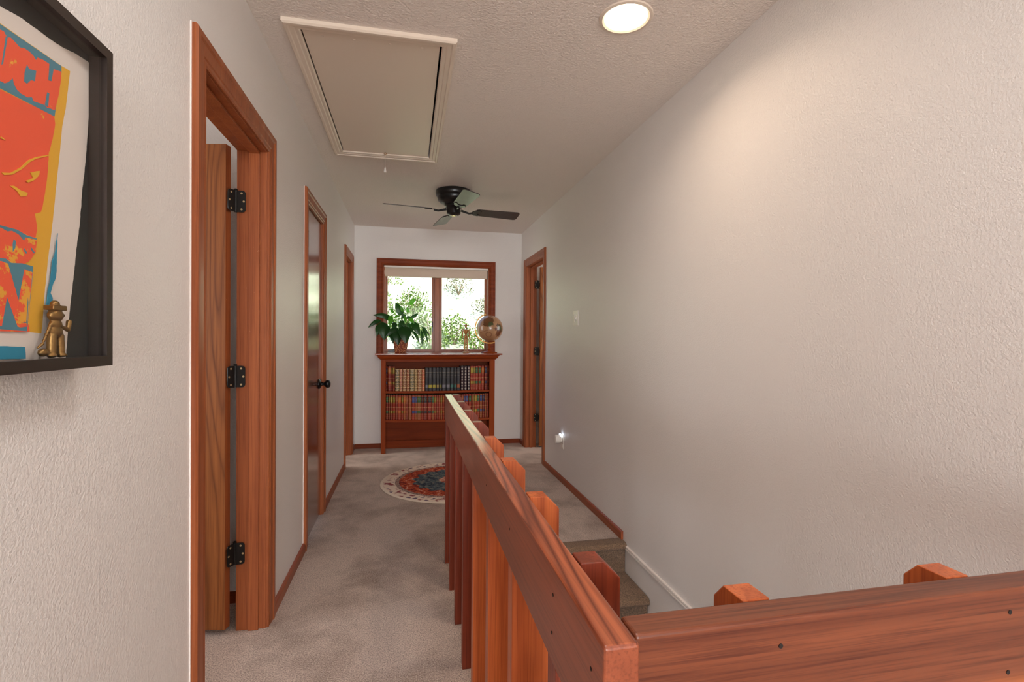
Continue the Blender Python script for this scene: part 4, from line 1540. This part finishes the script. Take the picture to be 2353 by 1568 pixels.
# ------------------------------------------------------------------ outside: dry hillside with shrubs
m = base('dry_hillside', (230, 224, 210), .95, .1)
t = NT(m)
v = t.coord()
c = t.mix(t.math('MULTIPLY', t.math('SUBTRACT', t.noise(v, 1.4, 4, .6), .45, True), 3., True), (190, 192, 160), (104, 120, 64))
c = t.mix(t.math('MULTIPLY', t.math('SUBTRACT', t.noise(v, 9., 4, .7), .52, True), 4., True), c, (62, 74, 34))
t.l(c, t.b.inputs['Base Color'])
M['hill'] = m
mb = MB()
random.seed(11)
NX, NY = 36, 30


def hillz(x, y):
    s_ = max(0., y - 7.4)
    return .25 + .50 * s_ + .16 * sin(x * 1.3 + y) * min(1, s_) + .10 * sin(x * 2.9 - y * 1.7) * min(1, s_)


vs = []
for j in range(NY + 1):
    for i in range(NX + 1):
        x = -9 + 18 * i / NX
        y = 5.9 + 16 * j / NY
        vs.append((x, y, hillz(x, y)))
fs = [(j * (NX + 1) + i, j * (NX + 1) + i + 1, (j + 1) * (NX + 1) + i + 1, (j + 1) * (NX + 1) + i) for j in range(NY) for i in range(NX)]
mb.add(vs, fs)
struct(obj('hillside_ground', mb, 'hill', smooth=True), 'pale sunlit dry hillside outside the window', 'hillside')


def shrubmat(name, a_, b_):
    m = base(name, a_, .7, .2)
    t = NT(m)
    t.l(t.mix(t.noise(t.coord(), 9., 3), a_, b_), t.b.inputs['Base Color'])
    return m


M['sh_g'] = shrubmat('shrub_green', (46, 68, 18), (88, 112, 38))
M['sh_d'] = shrubmat('shrub_dusty', (56, 60, 38), (96, 96, 68))
M['twig'] = base('twig_brown', (110, 92, 70), .8)


def shrub(x, y, r, h, n_, matn, label):
    z = hillz(x, y)
    root = thing('shrub', label, 'shrub', (x, y, z), 'shrubs on the hillside outside')
    mb = MB()
    for i in range(n_):
        a_ = random.uniform(0, 2 * pi)
        q = random.random() ** .5 * r
        u = random.random()
        px, py = x + q * cos(a_), y + q * sin(a_)
        pz = z + .04 + h * u * math.sqrt(max(0, 1 - (q / r) ** 2 * .8))
        s_ = random.uniform(.018, .036)
        ax = Vector((random.uniform(-1, 1), random.uniform(-1, 1), random.uniform(-1, 1))).normalized()
        bx = ax.cross(Vector((random.uniform(-1, 1), random.uniform(-1, 1), random.uniform(-1, 1)))).normalized()
        P = Vector((px, py, pz))
        mb.add([P - ax * s_, P + bx * s_ * .5, P + ax * s_, P - bx * s_ * .5], [(0, 1, 2, 3)])
    obj('foliage', mb, matn, root)
    mb = MB()
    for i in range(6):
        a_ = 2 * pi * i / 6
        mb.tube([(x, y, z), (x + .35 * r * cos(a_), y + .35 * r * sin(a_), z + h * .45), (x + .65 * r * cos(a_), y + .65 * r * sin(a_), z + h * .8)], [.012, .008, .004], 5)
    obj('branches', mb, 'twig', root)


shr = [(-.46, 8.85, .27, .86, 950, 'sh_g', 'tall green shrub outside at the left edge of the left pane'),
       (.04, 9.50, .30, .72, 950, 'sh_g', 'green shrub outside behind the potted plant'), (.40, 8.85, .27, .88, 950, 'sh_g', 'green shrub outside beside the window mullion'),
       (.86, 9.50, .32, .58, 900, 'sh_g', 'green shrub outside in the right pane behind the mannequin'), (1.20, 8.80, .26, .50, 600, 'sh_g', 'low green shrub outside behind the globe'),
       (.10, 10.4, .36, .55, 420, 'sh_g', 'loose green shrub higher up beside the mullion'),
       (1.10, 11.2, .34, .46, 260, 'sh_d', 'sparse dusty shrub high outside the right pane'), (1.62, 10.4, .34, .40, 260, 'sh_d', 'dusty shrub at the right edge of the right pane'),
       (-.52, 12.0, .42, .5, 260, 'sh_g', 'loose green shrub at the top left of the left pane'), (.72, 12.2, .34, .4, 180, 'sh_d', 'sparse dusty shrub at the top of the window beside the mullion')]
for s_ in shr:
    shrub(*s_)
